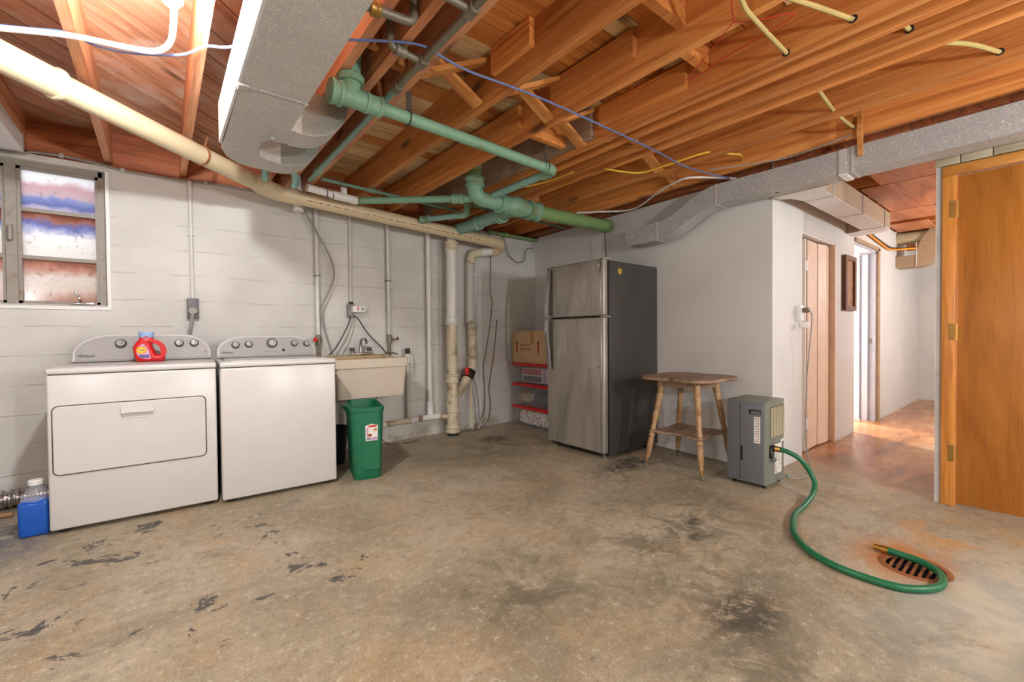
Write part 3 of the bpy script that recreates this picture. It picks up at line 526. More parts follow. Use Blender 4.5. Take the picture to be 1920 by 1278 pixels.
# ================================================================== THINGS ON THE FLOOR
# ------------------------------------------------------------------ dryer and washer (built square, then turned a little on their base)
def console_outline(w, h, ins=0.0):
    w2 = w/2-ins; top = h-ins; pts = [(-w2, ins), (w2, ins)]; a, b = .19-ins, (h-.045)-ins
    pts += [(w2-a+a*math.cos(t), top-b+b*math.sin(t)) for t in [PI/2*k/10 for k in range(11)]]
    pts += [(-w2+a-a*math.sin(t), top-b+b*math.cos(t)) for t in [PI/2*k/10 for k in range(11)]]
    return pts
def machine(name, label, cat, x0, x1, yf, dryer):
    w = x1-x0; cx = (x0+x1)/2; t = thing(name, label, cat, (x0, yf, 0)); yb = yf+.66; zt = .905
    for fx in (x0+.05, x1-.05):
        for fy in (yf+.06, yb-.05): ob('foot', MB().lathe([(.024, 0), (.024, .012), (.012, .016), (.012, .03)], (fx, fy, 0), n=12), M['black'], t)
    ob('body', MB().rbox(x0, x1, yf, yb, .022, .868, .012, 3), M['appliance'], t)
    ob('gasket', MB().box(x0+.008, x1-.008, yf+.008, yb-.01, .866, .872), M['appliance_gap'], t)
    tp = ob('top_panel', MB().rbox(x0-.002, x1+.002, yf-.003, yb, .872, zt, .01, 3), M['appliance'], t)
    if dryer:
        ob('recess', MB().rbox(x0+.05, x1-.05, yf+.05, yf+.50, zt-.001, zt+.0015, .001, 1), M['appliance'], tp)
        ox, oz = cx-.018, .511
        ob('door_seam', solid2d([(a+ox-cx, b) for a, b in rrect(.686, .382, .03)], [], .006, .002, (cx, yf-.002, oz), (1, 0, 0), (0, 0, 1)), M['appliance_gap'], t)
        d_ = ob('door', solid2d([(a+ox-cx, b) for a, b in rrect(.676, .372, .026)], [], .016, .005, (cx, yf-.004, oz), (1, 0, 0), (0, 0, 1)), M['appliance'], t)
        hx, hz = x0+.376, .648
        ob('handle', MB().prism([(yf-.008, hz+.024), (yf-.03, hz+.016), (yf-.036, hz-.012), (yf-.026, hz-.012), (yf-.008, hz-.002)], 0, hx-.072, hx+.072), M['appliance'], d_)
        ob('finger_cup', solid2d(smooth_poly([(-.066, .02), (.066, .02), (.06, -.014), (.03, -.024), (-.03, -.024), (-.06, -.014)]), [], .004, .0015, (hx, yf-.0125, hz-.024), (1, 0, 0), (0, 0, 1)), plain('shaded_enamel_cup', (206, 203, 197), .3, var=.01), d_)
    else:
        ob('lid', MB().rbox(x0+.06, x1-.06, yf+.02, yf+.52, zt-.002, zt+.005, .003, 2), M['appliance'], tp)
        for q in (x0+.025, x1-.04): ob('bleach_slot', MB().box(q, q+.015, yf+.30, yf+.48, zt-.001, zt+.0008), M['appliance_gap'], tp)
    # backsplash console, leaning back
    H = .185 if dryer else .168; cw = w-.012; yc = yf+.60; tilt = math.radians(8)
    upv = Vector((0, math.sin(tilt), math.cos(tilt))); base = Vector((cx, yc, zt))
    cs = ob('console', solid2d(console_outline(cw, H), [], .075, .012, base+Vector((0, .04, 0)), (1, 0, 0), upv), M['appliance'], t)
    ob('fascia', solid2d(console_outline(cw-.02, H-.012, .006), [], .006, .002, base+Vector((0, .0015, .008)), (1, 0, 0), upv), M['silver'], cs)
    ob('console_back', MB().box(x0+.03, x1-.03, yc+.05, yb+.02, zt-.02, zt+H*.72), M['appliance'], cs)
    nrm = Vector((0, -math.cos(tilt), math.sin(tilt)))
    on_f = lambda u, v_, o=0.0: base+Vector((u, -.002, .008))+upv*v_+nrm*o
    ks = [(-.137+0.005, .118, .030), (.184, .115, .026), (.272, .115, .026)] if dryer else [(-.222, .095, .026), (-.135, .099, .026), (.024, .105, .036), (.185, .099, .024), (.276, .096, .024)]
    for u, v_, r in ks:
        kb = ob('knob', MB().lathe([(r, 0), (r, .006), (r*.86, .01), (r*.82, .024), (r*.7, .028)], on_f(u, v_), nrm, 24), M['knob'], cs)
        ob('knob_skirt', MB().lathe([(r*1.1, -.001), (r*1.1, .003)], on_f(u, v_-.003), nrm, 24), M['knobrim'], kb)
        ob('pointer', MB().box(-.002, .002, -.001, .001, -r*.45, r*.45).xform(Matrix.Translation(on_f(u+r*.3, v_+r*.1, .0285))), M['knobrim'], kb)
        m_ = MB()
        for du, dv in ((0, r*1.45), (r*1.7, r*.7), (r*1.8, 0), (r*1.6, -r*.8), (-r*1.7, r*.6), (-r*1.8, -.004), (-r*1.55, -r*.85)):
            m_.add([on_f(u+du+a_*.008, v_+dv+b_*.0012, .0012) for a_, b_ in ((-1, -1), (1, -1), (1, 1), (-1, 1))], [(0, 1, 2, 3)])
        ob('dial_marks', m_, M['paleprint'], cs, kind='stuff')
    text('Whirlpool', .026 if dryer else .024, on_f(-cw/2+.03, .028, .002), (1, 0, 0), upv, M['ink'], cs, shear=.25, xs=.72, label='dark italic maker name')
    if dryer:
        ob('print', MB().box(-.016, .016, -.0006, .0006, -.003, .003).xform(Matrix.Translation(on_f(-.06, .085, .002))), M['ink'], cs)
        ob('emblem', MB().box(-.006, .006, -.0006, .0006, -.006, .006).xform(Matrix.Translation(on_f(.335, .05, .002))), M['paleprint'], cs); ob('dial_marks', MB().box(-.02, .02, -.0006, .0006, -.0015, .0015).xform(Matrix.Translation(on_f(.335, .038, .002))), M['paleprint'], cs)
    else:
        ob('start_button', MB().lathe([(.012, 0), (.011, .006)], on_f(.104, .046), nrm, 18), M['black'], cs)
        for k in range(6): ob('indicator', MB().lathe([(.003, 0), (.0028, .002)], on_f(-.03+.017*k, .037), nrm, 10), M['ink'], cs)
    return t
dry = machine('clothes_dryer', 'white front-door clothes dryer with three console knobs', 'dryer', -.482, .277, 3.397, True); dry.rotation_euler.z = math.radians(-2.6)
was = machine('washing_machine', 'white top-load washing machine with five console knobs', 'washer', .294, .992, 3.318, False); was.rotation_euler.z = math.radians(-2.6)

# ------------------------------------------------------------------ detergent bottle on the dryer
bt = thing('detergent_bottle', 'red liquid detergent bottle with light blue cap on the dryer', 'bottle', (-.056, 3.82, .907)); bp = Vector((-.056, 3.82, .907))
out = smooth_poly([(-.062, .0), (0, -.002), (.07, .0), (.083, .02), (.083, .075), (.072, .115), (.045, .138), (.022, .15), (.016, .163), (-.045, .163), (-.052, .148), (-.078, .11), (-.083, .07), (-.074, .03)], 4)
hole = smooth_poly([(.022, .118), (.045, .108), (.062, .085), (.062, .055), (.05, .046), (.035, .05), (.026, .08), (.015, .105)], 4)
bd = ob('body', solid2d(out, [hole], .085, .026, bp+Vector((0, 0, .002)), (1, 0, 0), (0, 0, 1), 4), M['red'], bt)
ob('cap', MB().lathe([(.038, .155), (.04, .16), (.0405, .196), (.037, .199)], bp+Vector((-.014, 0, 0)), n=24), M['bluecap'], bt); ob('cap_fill', MB().lathe([(.02, .162), (.018, .172), (.006, .176)], bp+Vector((-.014, -.024, 0)), n=12), M['pink'], bt)
lb = ob('front_label', solid2d(smooth_poly([(-.03, .118), (-.008, .088), (.002, .05), (.006, .022), (-.02, .02), (-.048, .032), (-.064, .058), (-.062, .09), (-.045, .108)], 4), [], .002, .0005, bp+Vector((0, -.0425, 0)), (1, 0, 0), (0, 0, 1)), M['lilac'], bt, label='lilac and pink front label')
yl = bp+Vector((-.04, -.044, .078)); disc = lambda r, q, o: [(r*1.15*math.cos(2*PI*k/24), r*math.sin(2*PI*k/24)) for k in range(24)]
ob('emblem', solid2d(disc(.024, 0, 0), [], .001, .0002, yl, (1, 0, 0), (0, 0, 1)), M['orange'], lb); ob('emblem', solid2d(disc(.018, 0, 0), [], .001, .0002, yl+Vector((0, -.0008, 0)), (1, 0, 0), (0, 0, 1)), M['yellow'], lb)
text('Tide', .022, yl+Vector((-.02, -.0016, -.006)), (1, 0, 0), (0, 0, 1), M['blueprint'], lb, xs=.95)
ob('label_band', solid2d(rrect(.05, .022, .006), [], .0008, .0002, bp+Vector((-.026, -.0438, .036)), (1, 0, 0), (0, 0, 1)), plain('purple_print', (110, 84, 140), .5, var=.15, scale=60), lb)

# ------------------------------------------------------------------ washer fluid jug, foil vent hose, stick
jg = thing('fluid_jug', 'clear plastic jug of bright blue fluid with white cap', 'jug', (-.545, 3.51, 0)); jp = Vector((-.545, 3.51, 0))
ob('shell', MB().lathe([(.062, .185), (.058, .21), (.03, .255), (.024, .262), (.024, .272)], jp, n=20), M['jug'], jg)
ob('fluid_body', MB().rbox(jp.x-.062, jp.x+.062, jp.y-.068, jp.y+.068, 0, .192, .02, 3), M['bluefluid'], jg); ob('cap', MB().lathe([(.03, .268), (.031, .29), (.027, .295)], jp, n=20), M['white'], jg)
fh = thing('foil_duct', 'crinkled silver foil vent hose lying at the wall base', 'duct', (-.9, 4.09, 0))
pts, rr = [], []
for k in range(120):
    u = k/119; pts.append((-1.6+1.05*u, 4.115+.01*math.sin(u*9), .062)); rr.append(.052+(.006 if k % 4 in (0, 1) else -.004)+.002*random.random())
ob('hose', MB().tube(pts, rr, 14), M['foil'], fh); ob('collar', MB().cyl((-.56, 4.12, .062), (-.50, 4.12, .062), .053), M['galv'], fh)
st = thing('wood_stick', 'short round stick with a pale wooden tip on the floor', 'stick', (-.8, 3.93, 0)); ob('shaft', MB().cyl((-1.15, 3.99, .013), (-.772, 3.935, .013), .012), M['cable_brown'], st); ob('tip', MB().cyl((-.772, 3.935, .014), (-.705, 3.925, .014), .0135), M['leg'], st)

# ------------------------------------------------------------------ utility sink and tap
SX0, SX1, SY0 = 1.085, 1.722, 3.60
sk = thing('utility_sink', 'speckled beige wall-hung laundry sink with stained rim', 'sink', (1.40, 3.9, .545))
def ringbox(x0, x1, y0, y1, z0, z1, tx, r=.03, taper=0.0, floorz=None):
    """open-topped tub: outer shell, rolled rim and inner well"""
    m_ = MB(); n = 6
    def loop(ix, iy, z, rad):
        P = []
        for cx, cy, a in ((x1-ix-rad, y1-iy-rad, 0), (x0+ix+rad, y1-iy-rad, 90), (x0+ix+rad, y0+iy+rad, 180), (x1-ix-rad, y0+iy+rad, 270)):
            P += [(cx+rad*math.cos(math.radians(a+90*k/n)), cy+rad*math.sin(math.radians(a+90*k/n)), z) for k in range(n+1)]
        return P
    L = [loop(taper, taper, z0, r), loop(0, 0, z1, r), loop(tx, tx, z1, r*.8), loop(tx+taper, tx+taper, (floorz or z0+.012), r*.8)]
    N = len(L[0]); vs = [p for l in L for p in l]; fs = [list(range(N))[::-1], [3*N+k for k in range(N)]]
    for i in range(3): fs += [(i*N+k, i*N+(k+1) % N, (i+1)*N+(k+1) % N, (i+1)*N+k) for k in range(N)]
    return m_.add(vs, fs)
ob('basin', ringbox(SX0+.012, SX1-.008, SY0+.012, 4.12, .545, .812, .02, .035, .02), M['sink'], sk)
ob('rim', ringbox(SX0, SX1, SY0, 4.17, .80, .872, .035, .03, 0, .802), M['sink'], sk)
ob('back_ledge', MB().rbox(SX0, SX1, 4.05, 4.185, .845, .884, .008), M['sinkin'], sk); ob('drain_tailpiece', MB().cyl((1.40, 3.86, .40), (1.40, 3.86, .55), .022), M['pvc'], sk)
[ob('bracket', MB().box(q, q+.03, 4.0, 4.19, .52, .55), M['iron'], sk) for q in (SX0+.04, SX1-.07)]
fc = thing('sink_faucet', 'chrome two-handle gooseneck tap on the sink ledge', 'faucet', (1.47, 4.10, .884))
ob('base', MB().rbox(1.37, 1.57, 4.085, 4.125, .884, .91, .01), M['chrome'], fc)
ob('spout', MB().tube([(1.47, 4.105, .905), (1.47, 4.105, .99), (1.475, 4.08, 1.035), (1.485, 4.02, 1.03), (1.487, 4.0, .995)], .012, 12, 5), M['chrome'], fc)
for x in (1.39, 1.55): ob('tap_handle', MB().lathe([(.014, 0), (.014, .02), (.026, .028), (.028, .05), (.018, .058)], (x, 4.105, .90), n=16), M['chrome'], fc)

# ------------------------------------------------------------------ green waste bin and dark bucket
def binshell(t, cx, cy, w, l, h, ang, mat, name='body', tap=.8, rad=.06):
    m_ = MB(); n = 6; R = Matrix.Rotation(ang, 3, 'Z')
    def loop(sc, z, off=0):
        P = []
        for sx, sy, a in ((1, 1, 0), (-1, 1, 90), (-1, -1, 180), (1, -1, 270)):
            for k in range(n+1):
                an = math.radians(a+90*k/n); P.append(Vector((cx, cy, z))+R @ Vector((sx*(w/2*sc-rad*sc-off)+rad*sc*math.cos(an), sy*(l/2*sc-rad*sc-off)+rad*sc*math.sin(an), 0)))
        return P
    L = [loop(tap-.03, 0), loop(tap, .02), loop(tap+(1-tap)*.5, h*.5), loop(1, h-.03), loop(1.045, h-.028), loop(1.05, h-.004), loop(1.03, h), loop(1.0, h, .004), loop(tap, .02, .006)]
    N = len(L[0]); fs = [list(range(N))[::-1], [(len(L)-1)*N+k for k in range(N)]]
    for i in range(len(L)-1): fs += [(i*N+k, i*N+(k+1) % N, (i+1)*N+(k+1) % N, (i+1)*N+k) for k in range(N)]
    return ob(name, m_.add([p for l in L for p in l], fs), mat, t)
BA = math.radians(-13); gb = thing('waste_bin', 'tall slim green plastic waste bin with paper label', 'waste bin', (1.215, 3.31, 0))
binshell(gb, 1.235, 3.395, .235, .47, .54, BA, M['green_bin'], tap=.86)
Rb = Matrix.Rotation(BA, 3, 'Z'); bloc = lambda u, v_, z: Vector((1.235, 3.395, 0))+Rb @ Vector((u, v_, 0))+Vector((0, 0, z)); rb_, fb_ = Rb @ Vector((1, 0, 0)), Rb @ Vector((0, -1, 0))
slant = (Vector((0, 0, 1))+fb_*.061).normalized()
ob('spout', MB().add([bloc(-.122, -.10, .538), bloc(-.122, .06, .538), bloc(-.165, -.02, .541), bloc(-.117, -.06, .44), bloc(-.117, .02, .44)], [(0, 2, 1), (0, 3, 2), (2, 4, 1), (2, 3, 4), (0, 1, 4, 3)]), M['green_bin'], gb)
pn = ob('panel', solid2d([(-.06, -.20), (.06, -.20), (.068, .15), (.03, .175), (-.03, .175), (-.068, .15)], [], .006, .002, bloc(.02, -.2215, .275), rb_, slant), M['green_bin'], gb)
lab = ob('paper_label', solid2d([(-.042, -.062), (.042, -.062), (.045, .05), (.0, .064), (-.045, .05)], [], .001, .0003, bloc(.024, -.2305, .355), rb_, slant), M['sticker'], gb, label='white paper label with red banner')
LP = lambda u, v_, o: bloc(.024, -.2305, .355)+rb_*u+slant*v_+fb_*o
for (u, v_, w_, h_, mt) in ((.006, .046, .06, .013, 'red'), (-.03, .008, .014, .06, 'lilac'), (.026, .018, .026, .02, 'tape'), (-.016, -.02, .035, .02, 'cardprint'), (.012, -.046, .06, .02, 'lilac'), (-.022, -.046, .03, .022, 'paleprint')):
    ob('print', solid2d(rrect(w_, h_, min(w_, h_)*.35), [], .0008, .0002, LP(u, v_, .0009), rb_, slant), M[mt], lab)
nb = thing('bucket', 'small dark navy bucket tucked behind the green bin', 'bucket', (1.13, 3.80, 0)); binshell(nb, 1.13, 3.80, .21, .21, .30, 0, M['navy'], tap=.78, rad=.1)
ob('rim', MB().tube([(1.13+.110*math.cos(2*PI*k/24), 3.80+.110*math.sin(2*PI*k/24), .298) for k in range(25)], .006, 6), M['navy'], nb)

# ------------------------------------------------------------------ refrigerator
fr = thing('refrigerator', 'stainless steel top-freezer refrigerator with dark grey sides', 'refrigerator', (3.26, 2.72, 0)); FX, FY0, FY1 = 2.88, 2.365, 3.06
ob('cabinet', MB().rbox(2.955, 3.655, FY0, FY1, .035, 1.685, .008), M['cabinet'], fr)
ob('gasket', MB().box(2.935, 2.958, FY0+.012, FY1-.012, .06, 1.68), M['black'], fr)
for nm, z0, z1 in (('freezer_door', 1.218, 1.695), ('fridge_door', .055, 1.206)):
    d_ = ob(nm, MB().rbox(FX+.004, 2.938, FY0+.004, FY1, z0, z1, .012, 3), M['stainless'], fr)
    ob('edge_trim', MB().rbox(FX, FX+.02, FY0+.03, FY0+.042, z0+.002, z1-.002, .003), M['chrome'], d_)
    za, zb = (1.665, 1.225) if nm[1] == 'r' and nm[2] == 'e' else (1.20, .735)
    hm = [(0, 0), (.35, .4), (.6, .75), (.52, 1)] if za > 1.5 else [(.52, 0), (.6, .25), (.35, .6), (0, 1)]
    pts = [(FX-.012-.075*(a if a else .05), 3.0, za+(zb-za)*b) for a, b in hm]
    m_ = MB(); sm = MB().tube(pts, .5, 4, 6); n_ = len(sm.v)//4
    prof = []
    for i in range(n_):
        c = sum((sm.v[i*4+k] for k in range(4)), Vector())/4; prof.append(c)
    vs = []; 
    for c in prof: vs += [(c.x-.011, c.y-.016, c.z), (c.x-.011, c.y+.016, c.z), (c.x+.009, c.y+.016, c.z), (c.x+.009, c.y-.016, c.z)]
    m_.add(vs, [(i*4+k, i*4+(k+1) % 4, i*4+4+(k+1) % 4, i*4+4+k) for i in range(n_-1) for k in range(4)]+[(3, 2, 1, 0), tuple((n_-1)*4+k for k in range(4))])
    hd = ob('handle', m_, M['chrome'], d_)
    e = prof[-1] if za > 1.5 else prof[0]; ob('handle_post', MB().box(e.x, FX+.006, 2.988, 3.012, e.z-.012 if za < 1.5 else e.z, e.z if za < 1.5 else e.z+.012), M['chrome'], hd)
    ob('handle_shade_strip', MB().box(FX-.001, FX+.005, 2.975, 3.03, min(za, zb), max(za, zb)), plain('shaded_steel', (112, 106, 98), .4, .7), hd)  # dark steel strip, shade behind the handle put into its colour
ob('hinge', MB().rbox(2.90, 2.985, FY0+.008, FY0+.06, 1.695, 1.705, .003), M['galv'], fr); ob('hinge', MB().rbox(2.895, 2.962, FY0-.004, FY0+.05, 1.207, 1.217, .002), M['galv'], fr)
ob('base_grille', MB().box(2.93, 2.965, FY0+.02, FY1-.02, .03, .06), M['black'], fr)
for y in (FY0+.05, FY1-.05):
    for x in (2.94, 3.6): ob('foot', MB().lathe([(.03, 0), (.03, .015), (.014, .02), (.014, .04)], (x, y, 0), n=12), M['iron'], fr)
ob('emblem', MB().lathe([(.016, 0), (.015, .003)], (FX+.004, 2.42, 1.638), (-1, 0, 0), 20), M['chrome'], fr)
sk_ = ob('energy_sticker', MB().lathe([(.024, 0), (.024, .0012)], (3.095, FY0, 1.602), (0, -1, 0), 24), M['yellow'], fr, label='round yellow and black sticker')
ob('sticker_ring', MB().lathe([(.017, 0), (.017, .0008)], (3.095, FY0-.0012, 1.602), (0, -1, 0), 24), M['black'], sk_); ob('sticker_ring', MB().lathe([(.011, 0), (.011, .0008)], (3.095, FY0-.002, 1.602), (0, -1, 0), 20), M['yellow'], sk_); ob('sticker_ring', MB().lathe([(.005, 0), (.005, .0008)], (3.095, FY0-.0028, 1.602), (0, -1, 0), 12), M['black'], sk_)
ob('screw_cap', MB().lathe([(.005, 0), (.004, .003)], (FX+.004, 2.43, .78), (-1, 0, 0), 10), M['black'], fr)

# ------------------------------------------------------------------ stacked clear tubs and boxes in the corner
TX0, TX1, TY0, TY1 = 3.27, 3.66, 3.44, 4.07
tubs = (('clear_tub', 'clear storage tub of printed white cloth, lowest of the red-lidded stack', .0, .206), ('clear_tub', 'clear storage tub of cream and dark cloth, middle of the red-lidded stack', .234, .468), ('clear_tub', 'clear storage tub holding a pink and white carton, topmost of the red-lidded stack', .496, .706))
for i, (nm, lbl, z0, z1) in enumerate(tubs):
    t = thing(nm, lbl, 'storage tub', ((TX0+TX1)/2, (TY0+TY1)/2, z0+.0005), 'red-lidded storage tubs')
    ob('tub', ringbox(TX0+.01, TX1-.01, TY0+.012, TY1-.012, z0+.001, z1, .004, .03, .018), M['binclear'], t)
    ld = ob('lid', MB().rbox(TX0-.012, TX1+.004, TY0-.006, TY1+.01, z1-.004, z1+.026, .008, 2), M['red'], t); ob('lid_panel', MB().rbox(TX0+.02, TX1-.03, TY0+.03, TY1-.03, z1+.0255, z1+.0275, .0008, 1), M['red'], ld)
    def lump(x0, x1, y0, y1, za, zb, mat, nm='contents'):
        bm = bmesh.new(); bmesh.ops.create_icosphere(bm, subdivisions=4, radius=1)
        rs = random.random()*50
        from mathutils import noise as nz
        for v in bm.verts:
            q = v.co.copy(); e = 5; k = (abs(q.x)**e+abs(q.y)**e+abs(q.z)**e)**(-1/e); q = q*k
            q += v.co*(.10*nz.noise(v.co*3.1+Vector((rs, 0, 0)))-.04); v.co = Vector(((x0+x1)/2+max(-1, min(1, q.x))*(x1-x0)/2, (y0+y1)/2+max(-1, min(1, q.y))*(y1-y0)/2, (za+zb)/2+max(-1, min(1, q.z))*(zb-za)/2))
        m_ = MB(); m_.from_bm(bm); return ob(nm, m_, mat, t, sharp=80)
    if i == 0: lump(TX0+.026, TX1-.04, TY0+.035, TY1-.035, .008, .20, M['cloth_white'])
    if i == 1:
        lump(TX0+.036, TX1-.04, TY0+.04, TY0+.34, z0+.012, z0+.165, M['cloth_dark']); lump(TX0+.034, TX1-.06, TY0+.30, TY1-.05, z0+.03, z0+.15, M['cloth_cream']); lump(TX0+.05, TX1-.05, TY0+.06, TY1-.06, z0+.008, z0+.09, M['cloth_dark'])
    if i == 2:
        bx = ob('carton', MB().rbox(TX0+.034, TX1-.08, TY0+.06, TY1-.14, z0+.02, z0+.18, .002), M['sticker'], t)
        ob('carton_panel', MB().box(TX0+.032, TX0+.034, TY0+.16, TY1-.15, z0+.105, z0+.172), M['pink'], bx); ob('carton_panel', MB().box(TX0+.032, TX0+.034, TY0+.155, TY1-.16, z0+.028, z0+.094), plain('dark_striped_print', (84, 84, 100), .6, var=.4, scale=60), bx); ob('carton_panel', MB().box(TX0+.032, TX0+.034, TY0+.075, TY0+.14, z0+.028, z0+.172), M['lilac'], bx)
cb = thing('cardboard_box', 'tan cardboard carton with red up arrows on the tub stack', 'box', (3.47, 3.77, .735)); CX = 3.285
ob('carton', MB().rbox(CX, 3.64, 3.50, 4.075, .7345, 1.10, .004), M['cardboard'], cb)
ob('flap', MB().box(CX-.002, 3.63, 3.50, 3.785, 1.10, 1.104).box(CX-.002, 3.63, 3.79, 4.075, 1.10, 1.104), M['cardboard'], cb); ob('tape_strip', MB().box(CX-.0012, CX+.0005, 3.70, 3.765, .965, 1.10), M['tape'], cb); ob('tape_strip', MB().box(CX-.0012, CX+.0005, 4.05, 4.074, .74, 1.09), M['tape'], cb)
for y in (4.0, 3.625):
    m_ = MB().prism([(y-.012, .86), (y+.012, .86), (y+.012, .965), (y+.024, .965), (y, 1.0), (y-.024, .965), (y-.012, .965)], 0, CX-.0012, CX+.0005); ob('arrow', m_, M['cardprint'], cb)
    text('UP', .022, (CX-.0006, y+.014, .832), (0, -1, 0), (0, 0, 1), M['ink'], cb)
text('STRONG E.', .04, (CX-.0006, 3.945, .925), (0, -1, 0), (0, 0, 1), M['cardprint'], cb, xs=1.0); text('NEW DOLL', .04, (CX-.0006, 3.945, .88), (0, -1, 0), (0, 0, 1), M['cardprint'], cb, xs=1.02)
wb = thing('white_carton', 'small plain white carton behind the cardboard box', 'box', (3.60, 3.62, 1.105)); ob('carton', MB().rbox(3.48, 3.64, 3.51, 3.70, 1.1045, 1.16, .003), M['sticker'], wb); ob('flap', MB().box(3.478, 3.642, 3.508, 3.702, 1.16, 1.1625), M['sticker'], wb)

# ------------------------------------------------------------------ turned-leg table
TC = Vector((3.265, 1.835, 0)); tb = thing('side_table', 'worn wooden side table with lobed top and turned splayed legs', 'table', TC)
def lobed(R0, amp, notch, n=96):
    o_ = []
    for k in range(n):
        a = 2*PI*k/n; q = (a % (PI/2)); r = R0+amp*math.cos(4*(a-PI/4))
        r -= notch*math.exp(-((min(q, PI/2-q))/.09)**2); o_.append((r*math.cos(a), r*math.sin(a)))
    return o_
ob('table_top', solid2d(lobed(.325, .034, .012), [], .026, .009, TC+Vector((0, 0, .714)), (1, 0, 0), (0, 1, 0)), M['table'], tb)
ob('apron', MB().box(TC.x-.155, TC.x+.155, TC.y-.165, TC.y-.145, .645, .702).box(TC.x-.155, TC.x+.155, TC.y+.145, TC.y+.165, .645, .702).box(TC.x-.165, TC.x-.145, TC.y-.155, TC.y+.155, .645, .702).box(TC.x+.145, TC.x+.165, TC.y-.155, TC.y+.155, .645, .702), M['table'], tb)
shelf = []
for k in range(64):
    a = 2*PI*k/64; q = abs(((a+PI/4) % (PI/2))-PI/4); base = .215*1.0/max(abs(math.cos(a)), abs(math.sin(a))); shelf.append((base*math.cos(a)*(1-.16*math.cos(2*q)**2), base*math.sin(a)*(1-.16*math.cos(2*q)**2)))
ob('lower_shelf', solid2d(shelf, [], .018, .006, TC+Vector((0, 0, .285)), (1, 0, 0), (0, 1, 0)), M['table'], tb)
prof = [(.010, .05), (.012, .07), (.018, .075), (.015, .09), (.019, .11), (.022, .16), (.025, .20), (.018, .235), (.024, .245), (.024, .262), (.017, .272), (.017, .30), (.024, .306), (.022, .318), (.018, .33), (.021, .38), (.025, .43), (.019, .455), (.026, .465), (.019, .476), (.026, .488), (.019, .50), (.022, .53), (.027, .575), (.021, .595), (.026, .603), (.025, .62), (.028, .66), (.026, .705)]
for sx in (-1, 1):
    for sy in (-1, 1):
        p0 = TC+Vector((sx*.235, sy*.235, 0)); p1 = TC+Vector((sx*.135, sy*.14, .705)); d_ = (p1-p0).normalized(); L = (p1-p0).length
        lg = ob('leg', MB().lathe([(r, h*L/.705) for r, h in prof], p0, d_, 16), M['leg'], tb)
        ob('ferrule', MB().cyl(p0+Vector((0, 0, .028)), p0+d_*.056, .008, .013, 10), M['copper'], lg); ob('caster', MB().cyl(p0+Vector((-.007, .004, .0135)), p0+Vector((.007, -.004, .0135)), .0135, n=16).box(p0.x-.005, p0.x+.005, p0.y-.005, p0.y+.005, .02, .034), M['iron'], lg)

# ------------------------------------------------------------------ dehumidifier, hose, drain grate
dh = thing('dehumidifier', 'blue-grey portable dehumidifier with tan side grille', 'dehumidifier', (3.32, 1.35, 0)); DX0, DX1, DY0, DY1 = 3.17, 3.478, 1.222, 1.488
ob('body', MB().rbox(DX0, DX1, DY0, DY1, .03, .588, .022, 4, 'z'), M['dehum_side'], dh); ob('top_cover', MB().rbox(DX0+.002, DX1-.002, DY0+.002, DY1-.002, .586, .595, .004), M['dehum_side'], dh)
fp = ob('front_panel', MB().rbox(DX0-.004, DX0+.02, DY0+.02, DY1-.004, .034, .586, .004), M['dehum'], dh)
ob('panel_seam', MB().box(DX0-.0048, DX0, 1.392, 1.395, .04, .58), M['darkhole'], fp)
ob('grip', MB().box(DX0-.0046, DX0, 1.258, 1.335, .505, .538), M['darkhole'], fp); ob('grip_lip', MB().box(DX0-.006, DX0, 1.262, 1.322, .507, .53), M['dehum'], fp)
ob('tank_grip', MB().box(DX0-.0046, DX0, 1.375, 1.392, .175, .275), M['darkhole'], fp)
lb = ob('rating_label', MB().box(DX0-.0052, DX0, 1.262, 1.302, .31, .49), M['sticker'], fp)
for k in range(10): ob('print', MB().box(DX0-.0056, DX0-.0052, 1.268, 1.296-.004*(k % 3), .475-.017*k, .480-.017*k), M['paleprint'] if k % 3 else M['pink'], lb)
gx0, gx1, gz0, gz1 = 3.225, 3.462, .345, .555
g = ob('grille', MB().box(gx0, gx1, DY0-.001, DY0+.01, gz0, gz1), M['darkhole'], dh)
m_ = MB()
for c in range(5):
    a, b = gx0+(gx1-gx0)*c/4.55, min(gx1, gx0+(gx1-gx0)*(c+.93)/4.55)
    for k in range(26): z = gz0+.004+k*(gz1-gz0-.006)/26; m_.add([(a, DY0-.001, z+.0055), (b, DY0-.001, z+.0055), (b, DY0-.006, z), (a, DY0-.006, z)], [(0, 1, 2, 3)])
ob('louvers', m_, M['grille'], g, kind='stuff')
wl = ob('warning_label', MB().box(3.30, 3.418, DY0-.0012, DY0, .085, .29).box(3.405, 3.455, DY0-.0012, DY0, .295, .312), M['sticker'], dh, label='white instruction label')
ob('print', MB().prism([(3.307, .248), (3.335, .248), (3.321, .278)], 1, DY0-.0018, DY0-.0012), M['orange'], wl)
for k in range(9): ob('print', MB().box(3.308, 3.408-.012*(k % 3), DY0-.0018, DY0-.0012, .232-.0155*k, .235-.0155*k), M['paleprint'], wl)
ob('outlet_port', MB().cyl((3.235, DY0+.01, .278), (3.235, DY0-.03, .278), .02, n=14).rbox(3.212, 3.262, DY0-.012, DY0+.002, .21, .30, .006), M['black'], dh)
ob('port_cap', MB().lathe([(.016, 0), (.018, .01), (.012, .02)], (3.238, DY0-.012, .205), (0, -1, -.3), 14).tube([(3.22, DY0-.01, .28), (3.205, DY0-.02, .24), (3.225, DY0-.022, .21)], .003, 6, 4), M['plug'], dh)
for x in (DX0+.04, DX1-.035):
    for y in (DY0+.03, DY1-.035): ob('caster', MB().cyl((x, y-.009, .017), (x, y+.009, .017), .017, n=14).box(x-.01, x+.01, y-.006, y+.006, .02, .032), M['black'], dh)
